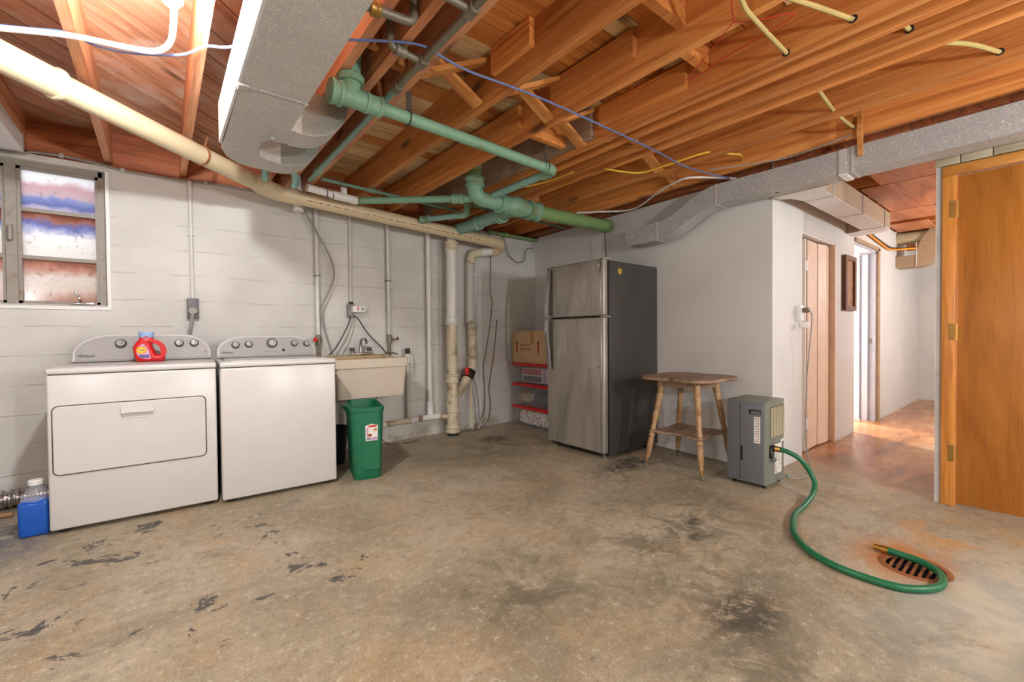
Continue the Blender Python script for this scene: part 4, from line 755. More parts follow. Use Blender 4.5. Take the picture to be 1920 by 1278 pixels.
hs = thing('garden_hose', 'green garden hose curling from the dehumidifier to the floor drain', 'hose', (2.6, .7, 0))
hp = [(3.235, 1.165, .278), (3.24, 1.12, .272), (3.27, 1.05, .225), (3.29, .985, .11), (3.2, .965, .045), (3.02, .955, .018), (2.85, .945, .0165), (2.70, .905, .0165), (2.565, .855, .0165), (2.43, .755, .0165), (2.35, .625, .0165), (2.335, .50, .0165), (2.355, .395, .0165), (2.43, .322, .0165), (2.515, .295, .018), (2.61, .315, .022), (2.665, .375, .024), (2.688, .445, .022), (2.70, .50, .0195)]
ob('tube', MB().tube(hp, .0155, 14, 6), M['hose'], hs); ob('coupling', MB().cyl((3.235, 1.192, .278), (3.235, 1.16, .278), .02, n=8), M['brass'], hs); ob('coupling', MB().cyl((2.70, .50, .0195), (2.704, .528, .0195), .019, n=10).cyl((2.704, .528, .0195), (2.708, .556, .0185), .015, n=10), M['brass'], hs)
dg = thing('floor_drain', 'rusty round slotted floor drain under the end of the green hose', 'floor drain', (DC[0], DC[1], 0))
ob('drain_ring', MB().add([(DC[0]+r*math.cos(2*PI*k/28), DC[1]+r*math.sin(2*PI*k/28), z) for r, z in ((.128, .001), (.122, .004), (.104, .003), (.100, -.006)) for k in range(28)], [(i*28+k, i*28+(k+1) % 28, (i+1)*28+(k+1) % 28, (i+1)*28+k) for i in range(3) for k in range(28)]), M['rust'], dg)
for k in range(7):
    y = DC[1]-.078+.026*k; hx = math.sqrt(max(.101**2-(y-DC[1])**2, 0)); ob('grate_bar', MB().rbox(DC[0]-hx, DC[0]+hx, y-.0055, y+.0055, -.012, -.003, .002, 1), M['rust'], dg)
ob('drain_cup', MB().add([(DC[0]+r*math.cos(2*PI*k/24), DC[1]+r*math.sin(2*PI*k/24), z) for r, z in ((.112, -.002), (.105, -.02), (.09, -.12)) for k in range(24)], [(i*24+k, i*24+(k+1) % 24, (i+1)*24+(k+1) % 24, (i+1)*24+k) for i in range(2) for k in range(24)]+[[48+k for k in range(24)]]), M['darkhole'], dg)

# ------------------------------------------------------------------ hall fittings: picture, outlet with cord
pc = thing('framed_picture', 'narrow dark-framed copper relief picture on the hall wall', 'picture', (5.49, 1.34, 1.28))
ob('frame', MB().box(5.31, 5.67, 1.318, 1.355, 1.28, 1.325).box(5.31, 5.67, 1.318, 1.355, 1.785, 1.83).box(5.31, 5.37, 1.318, 1.355, 1.325, 1.785).box(5.61, 5.67, 1.318, 1.355, 1.325, 1.785), M['picwood'], pc); ob('relief', MB().box(5.37, 5.61, 1.335, 1.353, 1.325, 1.785), M['bark'], pc)
ol = thing('surface_outlet', 'surface outlet with plugged-in cord on the hall corner wall', 'outlet', (4.16, 1.34, 1.16))
ob('outlet_box', MB().rbox(4.09, 4.17, 1.318, 1.3555, 1.16, 1.285, .004), M['white'], ol); ob('plug', MB().rbox(4.115, 4.155, 1.275, 1.318, 1.225, 1.265, .006), M['cable_brown'], ol); ob('plug', MB().rbox(4.11, 4.15, 1.275, 1.32, 1.10, 1.15, .006), M['white'], ol)
pcd = thing('power_cord', 'thin grey power cord hanging from the hall outlet to the dehumidifier', 'cord', (4.0, 1.3, 0)); ob('cord', MB().tube([(4.135, 1.27, 1.24), (4.135, 1.255, 1.15), (4.14, 1.29, .7), (4.15, 1.305, .2), (4.12, 1.27, .03), (3.95, 1.20, .006), (3.75, 1.15, .006), (3.58, 1.17, .008), (3.49, 1.205, .03)], .0045, 8, 6), M['cable_grey'], pcd); ob('cord_plug', MB().rbox(3.472, 3.50, 1.198, 1.218, .028, .05, .004), M['teal'], pcd)

# ================================================================== DUCTS
def arcpts(cx, cy, r, a0, a1, n=10): return [(cx+r*math.cos(math.radians(a0+(a1-a0)*k/n)), cy+r*math.sin(math.radians(a0+(a1-a0)*k/n))) for k in range(n+1)]
md = thing('supply_duct', 'large grey sheet metal supply duct with two curved boots under the joists', 'duct', (.395, 2.0, 2.08)); ZD = 2.08
ob('trunk_section', MB().box(.27, .52, -3.28, 2.06, ZD, 2.296), M['galv_dull'], md)
ob('trunk_end', MB().prism([(.27, 2.064), (.52, 2.064), (.52, 2.37), (.57, 2.37), (.57, 2.555), (.46, 2.56), (.432, 2.61), (.432, 2.74), (.455, 2.815), (.50, 2.85), (.57, 2.86), (.57, 3.03), (.45, 3.03), (.375, 3.005), (.31, 2.93), (.275, 2.82)], 2, ZD, 2.296), M['galv_dull'], md)
ob('lit_side_sheet', MB().box(.258, .2695, -3.28, 2.06, ZD+.004, 2.292).box(.258, .2695, 2.066, 2.76, ZD+.004, 2.292), M['duct_pale_lit'], md)  # bulb light on this side of the duct, painted as white sheets
ob('joint_cleat', MB().box(.262, .524, 2.056, 2.068, ZD-.004, 2.0805), M['galv'], md); ob('joint_cleat', MB().rbox(.262, .30, 2.05, 2.10, ZD-.006, ZD+.001, .002), M['galv_dull'], md)
for y0, y1 in ((2.37, 2.555), (2.86, 3.03)):
    b = ob('boot', MB().prism([(.57, ZD)]+arcpts(.585, ZD+.215, .215, -90, -5, 10)+[(.80, 2.297), (.57, 2.297)], 1, y0+.001, y1-.001), galvanized('boot_sheet', (146, 148, 140), .45, .35), md)
    ob('boot_collar', MB().box(.545, .57, y0-.003, y1+.003, ZD-.003, ZD+.012), M['galv_dull'], b)
    strip = [(.57, ZD)]+arcpts(.585, ZD+.215, .215, -90, -25, 8)
    m_ = MB(); 
    for i in range(len(strip)-1): (xa, za), (xb, zb) = strip[i], strip[i+1]; m_.add([(xa, y0, za-.003), (xa, y1, za-.003), (xb, y1, zb-.003), (xb, y0, zb-.003), (xa, y0, za), (xa, y1, za), (xb, y1, zb), (xb, y0, zb)], [(0, 1, 2, 3), (4, 7, 6, 5), (0, 3, 7, 4), (1, 5, 6, 2)])
    ob('boot_underside', m_, M['galv_dull'], b)
ob('hanger_tab', MB().rbox(.452, .475, 2.50, 2.53, ZD-.012, ZD, .003), M['galv'], md)
rd = thing('hall_duct', 'long galvanized rectangular duct dropping in an offset along the white wall', 'duct', (3.47, 1.2, 2.07)); R0, R1 = 3.40, 3.555
ob('straight_section', MB().box(R0, R1, -3.28, .812, 2.067, 2.222), M['galv'], rd); ob('straight_section', MB().box(R0, R1, .818, 1.678, 2.067, 2.222), M['galv'], rd)
off = []
for k in range(13):
    t_ = k/12; s_ = t_*t_*(3-2*t_); off.append((1.682+.515*t_, 2.067-.189*s_))
ob('offset_section', MB().prism([(a, b) for a, b in off]+[(a, b+.154) for a, b in off[::-1]], 0, R0, R1), M['galv'], rd)
ob('end_section', MB().prism([(2.20, 1.878), (2.49, 1.872), (2.53, 1.885), (2.53, 2.016), (2.50, 2.03), (2.20, 2.032)], 0, R0, R1), M['galv'], rd)
for y, z in ((.815, 2.067), (1.68, 2.067), (2.198, 1.878)): ob('joint_cleat', MB().box(R0-.003, R1+.002, y-.006, y+.006, z-.003, z+.157), M['galv_dull'], rd)
ob('cleat_strap', MB().box(R0-.006, R1+.01, .845, .885, 2.060, 2.067), M['white'], rd); ob('cleat_strap', MB().box(R0-.006, R0, .845, .885, 2.067, 2.222), M['galv_dull'], rd)
ob('screw_hole', MB().lathe([(.014, 0), (.013, .002)], (3.47, 1.27, 2.067), (0, 0, -1), 14), M['black'], rd)
ob('duct_hanger', MB().box(R0-.006, R0-.001, .775, .85, 2.27, 2.40).prism([(R0-.035, 2.42), (R0-.002, 2.42), (R0-.002, 2.15), (R0-.012, 2.15), (R0-.035, 2.27)], 1, .76, .785), M['brace'], rd)
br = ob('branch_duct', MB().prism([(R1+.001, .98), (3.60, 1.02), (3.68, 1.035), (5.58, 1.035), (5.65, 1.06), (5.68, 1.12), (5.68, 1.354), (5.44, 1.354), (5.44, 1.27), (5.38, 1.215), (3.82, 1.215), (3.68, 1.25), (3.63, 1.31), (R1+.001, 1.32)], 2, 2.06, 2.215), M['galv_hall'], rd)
ob('branch_lit_underside', MB().prism([(R1+.001, .98), (3.60, 1.02), (3.68, 1.035), (5.58, 1.035), (5.65, 1.06), (5.68, 1.12), (5.68, 1.354), (5.44, 1.354), (5.44, 1.27), (5.38, 1.215), (3.82, 1.215), (3.68, 1.25), (3.63, 1.31), (R1+.001, 1.32)], 2, 2.056, 2.0605), M['duct_pale_lit'], br)  # underside painted white for light from below, sides tan for shade
for x in (3.84, 4.62, 5.36): ob('joint_cleat', MB().box(x-.006, x+.006, 1.031, 1.218, 2.052, 2.218), M['galv'], br)
he = thing('duct_boot', 'short duct with quarter-round elbow rising from the far hall wall', 'duct', (7.72, 1.2, 1.9))
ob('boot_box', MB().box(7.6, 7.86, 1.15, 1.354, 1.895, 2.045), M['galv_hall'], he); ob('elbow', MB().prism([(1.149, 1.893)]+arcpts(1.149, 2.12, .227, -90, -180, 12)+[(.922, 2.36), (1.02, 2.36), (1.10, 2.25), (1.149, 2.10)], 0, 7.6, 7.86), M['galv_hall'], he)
ob('bead', MB().tube([(7.597, 1.149, 1.893)]+[(7.597, a, b) for a, b in arcpts(1.149, 2.12, .227, -90, -180, 12)], .006, 6), M['galv_dull'], he); ob('bead', MB().cyl((7.597, 1.15, 1.89), (7.597, 1.15, 2.2), .007, n=8), M['galv_dull'], he)
ld_ = thing('corner_duct', 'pale sheet metal duct corner between the joist and the window', 'duct', (-.85, 3.6, 2.2)); ob('duct_body', MB().box(-1.05, -.625, 1.9, 3.93, 2.2, 2.294), M['duct_pale_lit'], ld_); ob('seam', MB().box(-1.053, -.622, 3.90, 3.934, 2.196, 2.297), M['galv_dull'], ld_)

# ================================================================== PLUMBING
def hub(t, p0, p1, r, mat, name='coupling', lip=1.12):
    p0, p1 = Vector(p0), Vector(p1); L = (p1-p0).length
    return ob(name, MB().lathe([(r*.98, 0), (r*lip, .004), (r*lip, .018), (r, .024), (r, L-.024), (r*lip, L-.018), (r*lip, L-.004), (r*.98, L)], p0, p1-p0, 20), mat, t)
bp_ = thing('drain_pipe', 'long beige plastic drain pipe hung below the joists', 'pipe', (.7, 3.85, 2.15)); r4 = .057
A, B, C = Vector((-1.75, 1.50, 2.235)), Vector((.735, 3.865, 2.20)), Vector((2.91, 3.90, 2.08))
dAB, dBC = (B-A).normalized(), (C-B).normalized()
ob('pipe_run', MB().cyl(A, B-dAB*.12, r4, n=24), M['beige'], bp_); ob('pipe_run', MB().cyl(B+dBC*.10, C, r4, n=24), M['beige'], bp_)
ob('elbow', MB().bend(B-dAB*.2, B, B+dBC*.16, r4*1.13, .13, 22), M['beige'], bp_); hub(bp_, A+dAB*1.62, A+dAB*1.95, r4*1.12, M['beige'])
ob('end_elbow', MB().bend(C-dBC*.05, C+Vector((.10, .01, -.005)), C+Vector((.09, .14, -.07)), r4*1.08, .07, 20), M['beige'], bp_)
ob('white_run', MB().cyl((2.985, 4.045, 2.015), (2.80, 4.10, 1.985), .047, n=20), M['pvc'], bp_)
ob('drop_elbow', MB().bend((2.84, 4.09, 1.99), (2.722, 4.115, 1.97), (2.722, 4.115, 1.86), .049, .06, 18), M['pvc_old'], bp_)
ob('drop_pipe', MB().cyl((2.722, 4.135, 1.88), (2.715, 4.135, 1.20), .047, n=18), M['painted_wallpipe'], bp_)
m_ = MB(); n0 = B+dBC*.22; k = 0.0; side = Vector((0, -.70, -.30)).normalized()
while k < 1.78:
    w = random.choice((.012, .02, .03)); p = n0+dBC*k+side*(r4+.0004); q = p+dBC*w; tz = side.cross(dBC)*.0032; m_.add([p-tz, q-tz, q+tz, p+tz], [(0, 1, 2, 3)]); k += w+random.choice((.006, .012, .03))
ob('printed_line', m_, M['cardprint'], bp_, label='red printed line', kind='stuff')
st_ = A+dAB*2.72; x_, y_ = MB().frame(dAB)
ob('pipe_strap', MB().tube([st_+(x_*math.cos(2*PI*k/20)+y_*math.sin(2*PI*k/20))*(r4+.004) for k in range(21)], .006, 6).cyl(st_+Vector((.02, 0, r4)), st_+Vector((.035, -.01, .12)), .006), M['rust'], bp_, label='rusty perforated strap')

gv = thing('green_vent_pipe', 'green painted iron pipe running across the joists to an elbow', 'pipe', (1.4, 2.15, 2.2))
e0, e1, e2 = Vector((.80, 2.115, 2.20)), Vector((2.145, 2.185, 2.195)), Vector((2.105, 2.84, 2.18))
ob('pipe_run', MB().cyl(e0, e1-Vector((.06, 0, 0)), .031, n=18), M['green'], gv); ob('elbow', MB().bend(e1-Vector((.11, .005, 0)), e1, e1+Vector((-.006, .11, -.002)), .036, .055, 18), M['green'], gv)
ob('pipe_run', MB().cyl(e1+Vector((-.004, .06, 0)), e2, .027, n=16), M['teal'], gv); hub(gv, (.79, 2.114, 2.2), (.88, 2.118, 2.2), .045, M['green'])
ob('cast_tee', MB().cyl((.66, 2.11, 2.2), (.80, 2.115, 2.2), .046, n=18).cyl((.72, 2.113, 2.2), (.73, 2.10, 2.42), .048, .045, n=18).lathe([(.06, 0), (.062, .03), (.05, .04)], (.725, 2.105, 2.26), n=18), M['green'], gv); hub(gv, (.625, 2.108, 2.2), (.685, 2.11, 2.2), .052, M['green'], 'cleanout_cap')
ob('vent_riser', MB().cyl((.73, 2.10, 2.40), (.745, 2.09, 2.53), .042, n=16), M['galv'], gv)
ob('pipe_strap', MB().tube([(1.03, 2.13+(.036)*math.cos(a), 2.2+.036*math.sin(a)) for a in [2*PI*k/16 for k in range(17)]], .004, 6).box(1.02, 1.045, 2.125, 2.13, 2.23, 2.34), M['cable_dark'], gv)
ob('pipe_strap', MB().tube([(2.06, 2.18+(.036)*math.cos(a), 2.198+.036*math.sin(a)) for a in [2*PI*k/16 for k in range(17)]], .004, 6).box(2.05, 2.07, 2.178, 2.182, 2.23, 2.34), M['cable_dark'], gv)

ci = thing('cast_iron_drain', 'mottled green cast iron drain with wye fitting and long capped cleanout pipe', 'pipe', (2.4, 2.9, 2.15)); ZP = 2.15; YP = 2.90
ob('riser', MB().cyl((1.965, YP, 2.29), (1.965, YP, 2.53), .055, n=18), M['green_dk'], ci); hub(ci, (1.965, YP, 2.235), (1.965, YP, 2.31), .068, M['green'], 'hub')
ob('elbow', MB().bend((1.965, YP, 2.25), (1.965, YP, ZP), (2.20, YP, ZP), .060, .075, 18), M['green'], ci); hub(ci, (2.19, YP, ZP), (2.28, YP, ZP), .072, M['green'], 'hub')
ob('wye_body', MB().lathe([(.058, 0), (.075, .05), (.088, .11), (.085, .16), (.066, .24), (.06, .26)], (2.26, YP, ZP), (1, 0, 0), 20), M['green'], ci); hub(ci, (2.52, YP, ZP), (2.64, YP, ZP), .074, M['green'], 'hub', 1.15)
ob('cleanout_pipe', MB().cyl((2.63, YP, ZP), (3.52, 2.865, ZP), .060, n=20), M['green_dk'], ci); ob('cleanout_cap', MB().lathe([(.066, 0), (.068, .05), (.062, .07), (.03, .075)], (3.50, 2.866, ZP), (1, -.04, 0), 20), M['green_dk'], ci)
ob('branch_hub', MB().bend((2.36, 2.93, ZP), (2.40, 3.00, ZP), (2.425, 3.16, ZP), .064, .08, 18), M['green'], ci); hub(ci, (2.425, 3.13, ZP), (2.425, 3.20, ZP), .070, M['green'], 'hub')
ob('branch_pipe', MB().cyl((2.425, 3.18, ZP), (2.422, 3.93, ZP), .058, n=20), M['teal'], ci); hub(ci, (2.424, 3.50, ZP), (2.424, 3.55, ZP), .062, M['teal'], 'band'); ob('drop_bend', MB().bend((2.422, 3.90, ZP), (2.421, 4.03, ZP), (2.421, 4.03, 2.045), .05, .07, 16), M['pvc'], ci)

ss = thing('soil_stack', 'white plastic soil stack with rust-stained couplings down to the floor', 'pipe', (2.418, 4.03, 0)); sx, sy = 2.418, 4.03
ob('upper_pipe', MB().cyl((sx, sy, 1.22), (sx+.005, sy, 1.97), r4, n=22), M['pvc'], ss); hub(ss, (sx+.005, sy, 1.955), (sx+.006, sy, 2.05), .066, M['pvc_old']); hub(ss, (sx, sy, 1.175), (sx, sy, 1.265), .064, M['pvc'])
ob('lower_pipe', MB().cyl((sx, sy, .60), (sx, sy, 1.19), r4, n=22), M['pvc_old'], ss); hub(ss, (sx, sy, .56), (sx, sy, .65), .066, M['pvc_old']); ob('wye', MB().cyl((sx, sy, .32), (sx, sy, .57), .06, n=22), M['pvc_old'], ss)
wy = ob('wye_arm', MB().cyl((sx+.02, sy+.01, .37), (2.655, 4.085, .60), .043, .052, n=18), M['pvc_old'], ss); hub(ss, (sx, sy, .25), (sx, sy, .335), .066, M['pvc_old']); ob('base_tee', MB().cyl((sx, sy, .09), (sx, sy, .26), .06, n=22), M['pvc_old'], ss); hub(ss, (sx, sy, .03), (sx, sy, .105), .068, M['pvc_old']); ob('floor_ring', MB().cyl((sx, sy, 0), (sx, sy, .032), .058, n=20), M['black'], ss)
ob('rubber_coupling', MB().cyl((2.64, 4.08, .585), (2.70, 4.098, .665), .058, n=20), M['black'], ss); ob('red_tag', MB().rbox(2.585, 2.635, 4.03, 4.05, .63, .71, .006), M['tagred'], ss, label='red plastic tag')
ob('side_arm', MB().bend((2.68, 4.093, .64), (2.722, 4.10, .72), (2.722, 4.10, .80), .046, .05, 18).cyl((2.722, 4.10, .79), (2.716, 4.10, 1.14), .045, n=18), M['pvc_old'], ss); hub(ss, (2.722, 4.10, .79), (2.722, 4.10, .84), .05, M['pvc_old']); hub(ss, (2.718, 4.10, 1.0), (2.718, 4.10, 1.05), .05, M['pvc_old'])
ob('rag_stuffing', MB().lathe([(.046, 0), (.056, .03), (.054, .07), (.035, .1), (.012, .115)], (2.714, 4.085, 1.11), (-.1, -.1, 1), 9), M['rag'], ss)
wd = thing('waste_line', 'thin white waste pipe dropping to a floor-level run into the stack', 'pipe', (2.2, 4.12, .2))
ob('drop_pipe', MB().cyl((2.208, 4.14, .26), (2.205, 4.14, 2.27), .0235, n=16), M['pvc'], wd); hub(wd, (2.208, 4.14, .27), (2.208, 4.14, .36), .031, M['pvc']); ob('tee', MB().cyl((2.10, 4.12, .205), (2.32, 4.11, .205), .033, n=16).cyl((2.208, 4.135, .20), (2.208, 4.14, .29), .032, n=16), M['pvc'], wd)
ob('floor_run', MB().cyl((2.30, 4.10, .205), (2.37, 4.06, .20), .026, n=14).cyl((1.30, 4.12, .185), (2.12, 4.12, .205), .027, n=16), M['pvc_old'], wd); hub(wd, (1.97, 4.12, .202), (2.05, 4.12, .204), .033, M['pvc']); hub(wd, (1.62, 4.12, .192), (1.71, 4.12, .194), .034, M['pvc'])
ob('sink_arm', MB().bend((1.40, 3.86, .42), (1.40, 3.86, .20), (1.40, 4.10, .19), .024, .05, 14), M['pvc'], wd)
sp_ = thing('standpipe', 'grey standpipe with white collar and black top beside the sink', 'pipe', (1.962, 4.12, .2)); ob('pipe', MB().cyl((1.966, 4.135, .22), (1.955, 4.125, .80), .024, n=14), M['painted_wallpipe'], sp_); hub(sp_, (1.954, 4.12, .78), (1.953, 4.12, .88), .032, M['pvc']); ob('black_top', MB().cyl((1.953, 4.12, .87), (1.953, 4.12, .935), .024, n=14), M['black'], sp_); ob('drain_hose', MB().tube([(1.99, 4.11, .86), (1.992, 4.10, .8), (1.985, 4.11, .70)], .008, 8, 4), M['pvc'], sp_)
for x, lbl, xx in ((1.11, 'white painted water pipe with red-handled valve behind the washer', 0), (1.776, 'white painted water pipe with brown valve above the sink', 1)):
    t = thing('water_pipe', lbl, 'pipe', (x, 4.16, .88)); ob('pipe', MB().cyl((x, 4.16, 1.08), (x-.004, 4.16, 2.29), .0175, n=14), M['painted_pipe'], t); ob('lower_pipe', MB().cyl((x, 4.16, .86), (x, 4.16, 1.08), .016, n=12), M['iron'], t)
    vb = ob('valve_body', MB().cyl((x, 4.155, .99), (x, 4.155, 1.07), .024, n=12).cyl((x, 4.155, 1.03), (x+(.06 if xx else -.03), 4.12, 1.03), .013, n=10), M['iron'], t); ob('valve_handle', MB().lathe([(.010, 0), (.020, .003), (.020, .010), (.010, .014)], (x+(.062 if xx else -.034), 4.112, 1.035), (.8 if xx else -.6, -.7, 0), 14), M['rust'] if xx else M['red'], vb)
    ob('pipe_clip', MB().box(x-.022, x+.022, 4.14, 4.2, 1.60, 1.612), M['iron'], t)
for nm, lbl, p, q, r, mt in (('water_line', 'thin green water line under the joists near the back wall', (.976, 3.518, 2.262), (2.274, 3.639, 2.262), .0125, 'green_thin'), ('water_line', 'thin green water line along the top of the back wall', (1.0, 4.15, 2.24), (2.95, 4.16, 2.243), .0115, 'green_thin'), ('water_line', 'thin green water line beyond the cast iron drain', (2.22, 3.40, 2.262), (3.60, 3.50, 2.262), .0115, 'green_thin'), ('water_line', 'dark green pipe in the wall corner above the wire loop', (2.98, 4.13, 2.252), (3.72, 4.13, 2.248), .021, 'green_dk')):
    t = thing(nm, lbl, 'pipe', p); ob('pipe', MB().cyl(p, q, r, n=12), M[mt], t); d_ = Vector(q)-Vector(p); hub(t, Vector(p)+d_*.3, Vector(p)+d_*.3+d_.normalized()*.05, r*1.35, M[mt])
t = thing('green_branch_drain', 'green branch drain slanting from the cast iron elbow to white fittings', 'pipe', (1.6, 3.3, 2.16)); g0, g1 = Vector((1.93, 3.02, 2.165)), Vector((1.29, 3.67, 2.19)); gd = (g1-g0).normalized()
ob('pipe_run', MB().cyl(g0, g1, .028, n=16), M['green'], t); hub(t, g0, g0+gd*.09, .036, M['green']); ob('stub', MB().cyl((1.975, 2.95, 2.16), g0, .033, n=14), M['green'], t); ob('white_tee', MB().cyl(g1-gd*.01, g1+Vector((-.20, -.03, .005)), .034, n=16).cyl(g1+Vector((-.10, -.012, 0)), g1+Vector((-.10, -.012, .085)), .026, n=14), M['pvc'], t); ob('white_run', MB().cyl(g1+Vector((-.19, -.03, .005)), (.90, 3.61, 2.205), .029, n=14), M['pvc'], t)
for k in (.0, .05, .19, .24): ob('primer_ring', MB().cyl(g1+Vector((-k, -k*.15, .003)), g1+Vector((-k-.008, -k*.15, .003)), .0352, n=14), plain('purple_primer', (120, 84, 116), .5), t)
t = thing('green_stub_drain', 'short teal drain arm between the back wall line and the cast iron branch', 'pipe', (2.1, 3.6, 2.15)); ob('pipe_run', MB().cyl((1.994, 3.76, 2.165), (2.19, 3.44, 2.165), .026, n=14), M['teal'], t); ob('elbow', MB().bend((2.17, 3.47, 2.165), (2.215, 3.40, 2.165), (2.215, 3.40, 2.26), .031, .04, 14), M['green'], t); hub(t, (1.96, 3.81, 2.165), (2.01, 3.73, 2.165), .034, M['green'])
t = thing('teal_trap', 'small teal painted pipe trap behind the end of the sheet metal duct', 'pipe', (.68, 3.5, 2.24)); ob('pipe', MB().tube([(.60, 3.52, 2.16), (.60, 3.50, 2.24), (.66, 3.46, 2.265), (.76, 3.47, 2.26), (.79, 3.50, 2.22), (.79, 3.55, 2.17)], .022, 12, 5), M['teal'], t); hub(t, (.655, 3.462, 2.264), (.705, 3.462, 2.265), .029, M['teal'])
t = thing('riser_pipe', 'white plastic riser pipe rising past the beige drain pipe', 'pipe', (.93, 4.02, 2.1)); ob('pipe', MB().cyl((.93, 4.02, 2.13), (.93, 4.02, 2.53), .033, n=16), M['pvc'], t); hub(t, (.93, 4.02, 2.12), (.93, 4.02, 2.2), .039, M['pvc'])
t = thing('joist_water_main', 'old grey water pipe running along a joist and turning teal', 'pipe', (.915, 2.0, 2.27)); ob('grey_run', MB().cyl((.925, -.6, 2.272), (.92, 2.02, 2.272), .0165, n=14), M['iron'], t); ob('teal_run', MB().cyl((.92, 2.02, 2.272), (.92, 3.62, 2.268), .0165, n=14), M['teal'], t)
for y in (1.371, 1.765, 2.02, 3.40): hub(t, (.922, y-.03, 2.272), (.922, y+.03, 2.272), .022, M['iron'] if y < 2.1 else M['teal'])
ob('branch_pipe', MB().cyl((.50, 1.372, 2.272), (.92, 1.372, 2.272), .015, n=12), M['iron'], t); ob('branch_pipe', MB().bend((.92, 1.762, 2.272), (.77, 1.752, 2.272), (.77, 1.752, 2.42), .015, .03, 12), M['iron'], t); hub(t, (.79, 1.752, 2.272), (.84, 1.756, 2.272), .021, M['iron'])
ob('branch_pipe', MB().bend((.53, 1.60, 2.272), (.785, 1.565, 2.272), (.785, 1.565, 2.50), .017, .03, 12), M['iron'], t); hub(t, (.62, 1.588, 2.272), (.66, 1.582, 2.272), .024, M['copper'])

# ================================================================== ELECTRICS AND CABLES
def cable(name, label, cat, pts, r, mat, n=8, sub=6, clips=()):
    p = Vector(pts[0]); t = thing(name, label, cat, p); ob('cable', MB().tube(pts, r, n, sub), M[mat], t)
    for c in clips: ob('clip', MB().rbox(c[0]-.012, c[0]+.012, c[1]-.012, c[1]+.008, c[2]-.014, c[2]+.014, .003), M['galv_dull'], t)
    return t
cable('blue_cable', 'blue data cable sagging under the joists across the room', 'cable', [(-1.2, 2.95, 2.289), (-.465, 2.59, 2.289), (-.278, 2.493, 2.289), (-.186, 2.512, 2.283), (-.068, 2.475, 2.279), (.092, 2.364, 2.28), (.169, 2.251, 2.289), (.249, 2.197, 2.29), (.40, 2.02, 2.2975), (.53, 1.92, 2.29), (.63, 1.84, 2.289), (.858, 1.695, 2.289), (1.0, 1.70, 2.285), (1.132, 1.707, 2.281), (1.441, 1.692, 2.289), (1.735, 1.682, 2.287), (2.154, 1.689, 2.289), (2.66, 1.70, 2.288), (3.05, 1.714, 2.283), (3.537, 1.588, 2.262), (3.72, 1.50, 2.262)], .0055, 'cable_blue')
cable('lamp_cable', 'thick white cable curving to the lamp holder', 'cable', [(-1.2, 3.0, 2.284), (-.466, 2.591, 2.279), (-.263, 2.492, 2.282), (-.1, 2.43, 2.272), (.003, 2.38, 2.268), (.051, 2.279, 2.268), (.061, 2.134, 2.272), (.058, 1.98, 2.282), (.054, 1.87, 2.318)], .0115, 'cable_white', 10)
cable('yellow_cable', 'yellow cable looping across the doubled joists', 'cable', [(2.63, 2.15, 2.31), (2.646, 2.102, 2.289), (2.84, 1.98, 2.275), (2.887, 1.787, 2.285), (2.95, 1.60, 2.31), (3.03, 1.54, 2.335)], .0065, 'cable_yellow')
cable('yellow_cable', 'short yellow cable beside the elbow of the green vent pipe', 'cable', [(2.386, 2.777, 2.289), (2.439, 2.546, 2.285), (2.456, 2.302, 2.289)], .006, 'cable_yellow')
cable('yellow_cable', 'short yellow cable stub arching between the last two joists', 'cable', [(3.06, 1.52, 2.33), (3.143, 1.46, 2.325), (3.257, 1.43, 2.335), (3.46, 1.51, 2.37)], .0065, 'cable_yellow')
for lbl, p in (('tan cloth cable crossing the joist bay beside the red wire, longer one', [(1.60, .71, 2.34), (1.70, .74, 2.289), (1.85, .75, 2.287), (2.23, .776, 2.325)]), ('tan cloth cable slanting through the joist near the red wire tip', [(1.82, .66, 2.325), (2.0, .60, 2.33), (2.23, .532, 2.34)]), ('tan cloth cable running through drilled joists above the wooden duct hanger', [(2.655, .79, 2.33), (2.85, .80, 2.325), (3.035, .815, 2.335), (3.25, .81, 2.33), (3.465, .803, 2.34)]), ('tan cloth cable drooping from a notched joist near the closet wall', [(2.64, .34, 2.315), (2.80, .25, 2.325), (3.035, .177, 2.345)]), ('tan cloth cable stub showing between close joists', [(2.38, .42, 2.345), (2.505, .404, 2.345)])):
    t = cable('cloth_cable', lbl, 'cable', p, .0095, 'cable_cloth', 8, 5); ob('drilled_hole', MB().lathe([(.016, 0), (.016, .002)], Vector(p[-1])+Vector((-.008 if p[-1][0] < 3.4 else -.008, 0, 0)), (-1, 0, 0), 14), M['darkhole'], t)
cable('red_wire', 'thin red wire looped loosely between the joists', 'wire', [(1.60, .70, 2.32), (1.667, .763, 2.296), (1.785, .811, 2.296), (1.80, .83, 2.296), (1.921, 1.002, 2.294), (2.021, 1.134, 2.292), (1.978, .888, 2.294), (1.937, .648, 2.296), (1.854, .75, 2.295), (1.79, .815, 2.296)], .0022, 'cable_red', 6, 5)
cable('clipped_cable', 'grey cable clipped along the top of the laundry wall', 'cable', [(-1.6, 4.185, 2.25), (-.767, 4.185, 2.252), (-.628, 4.19, 2.28), (-.494, 4.19, 2.289), (-.325, 4.19, 2.279), (-.187, 4.19, 2.259), (-.01, 4.19, 2.259), (.148, 4.19, 2.261), (.457, 4.19, 2.275), (.9, 4.19, 2.262)], .0085, 'cable_grey', 8, 5, clips=((-.494, 4.19, 2.289), (-.187, 4.19, 2.262), (.30, 4.19, 2.268)))
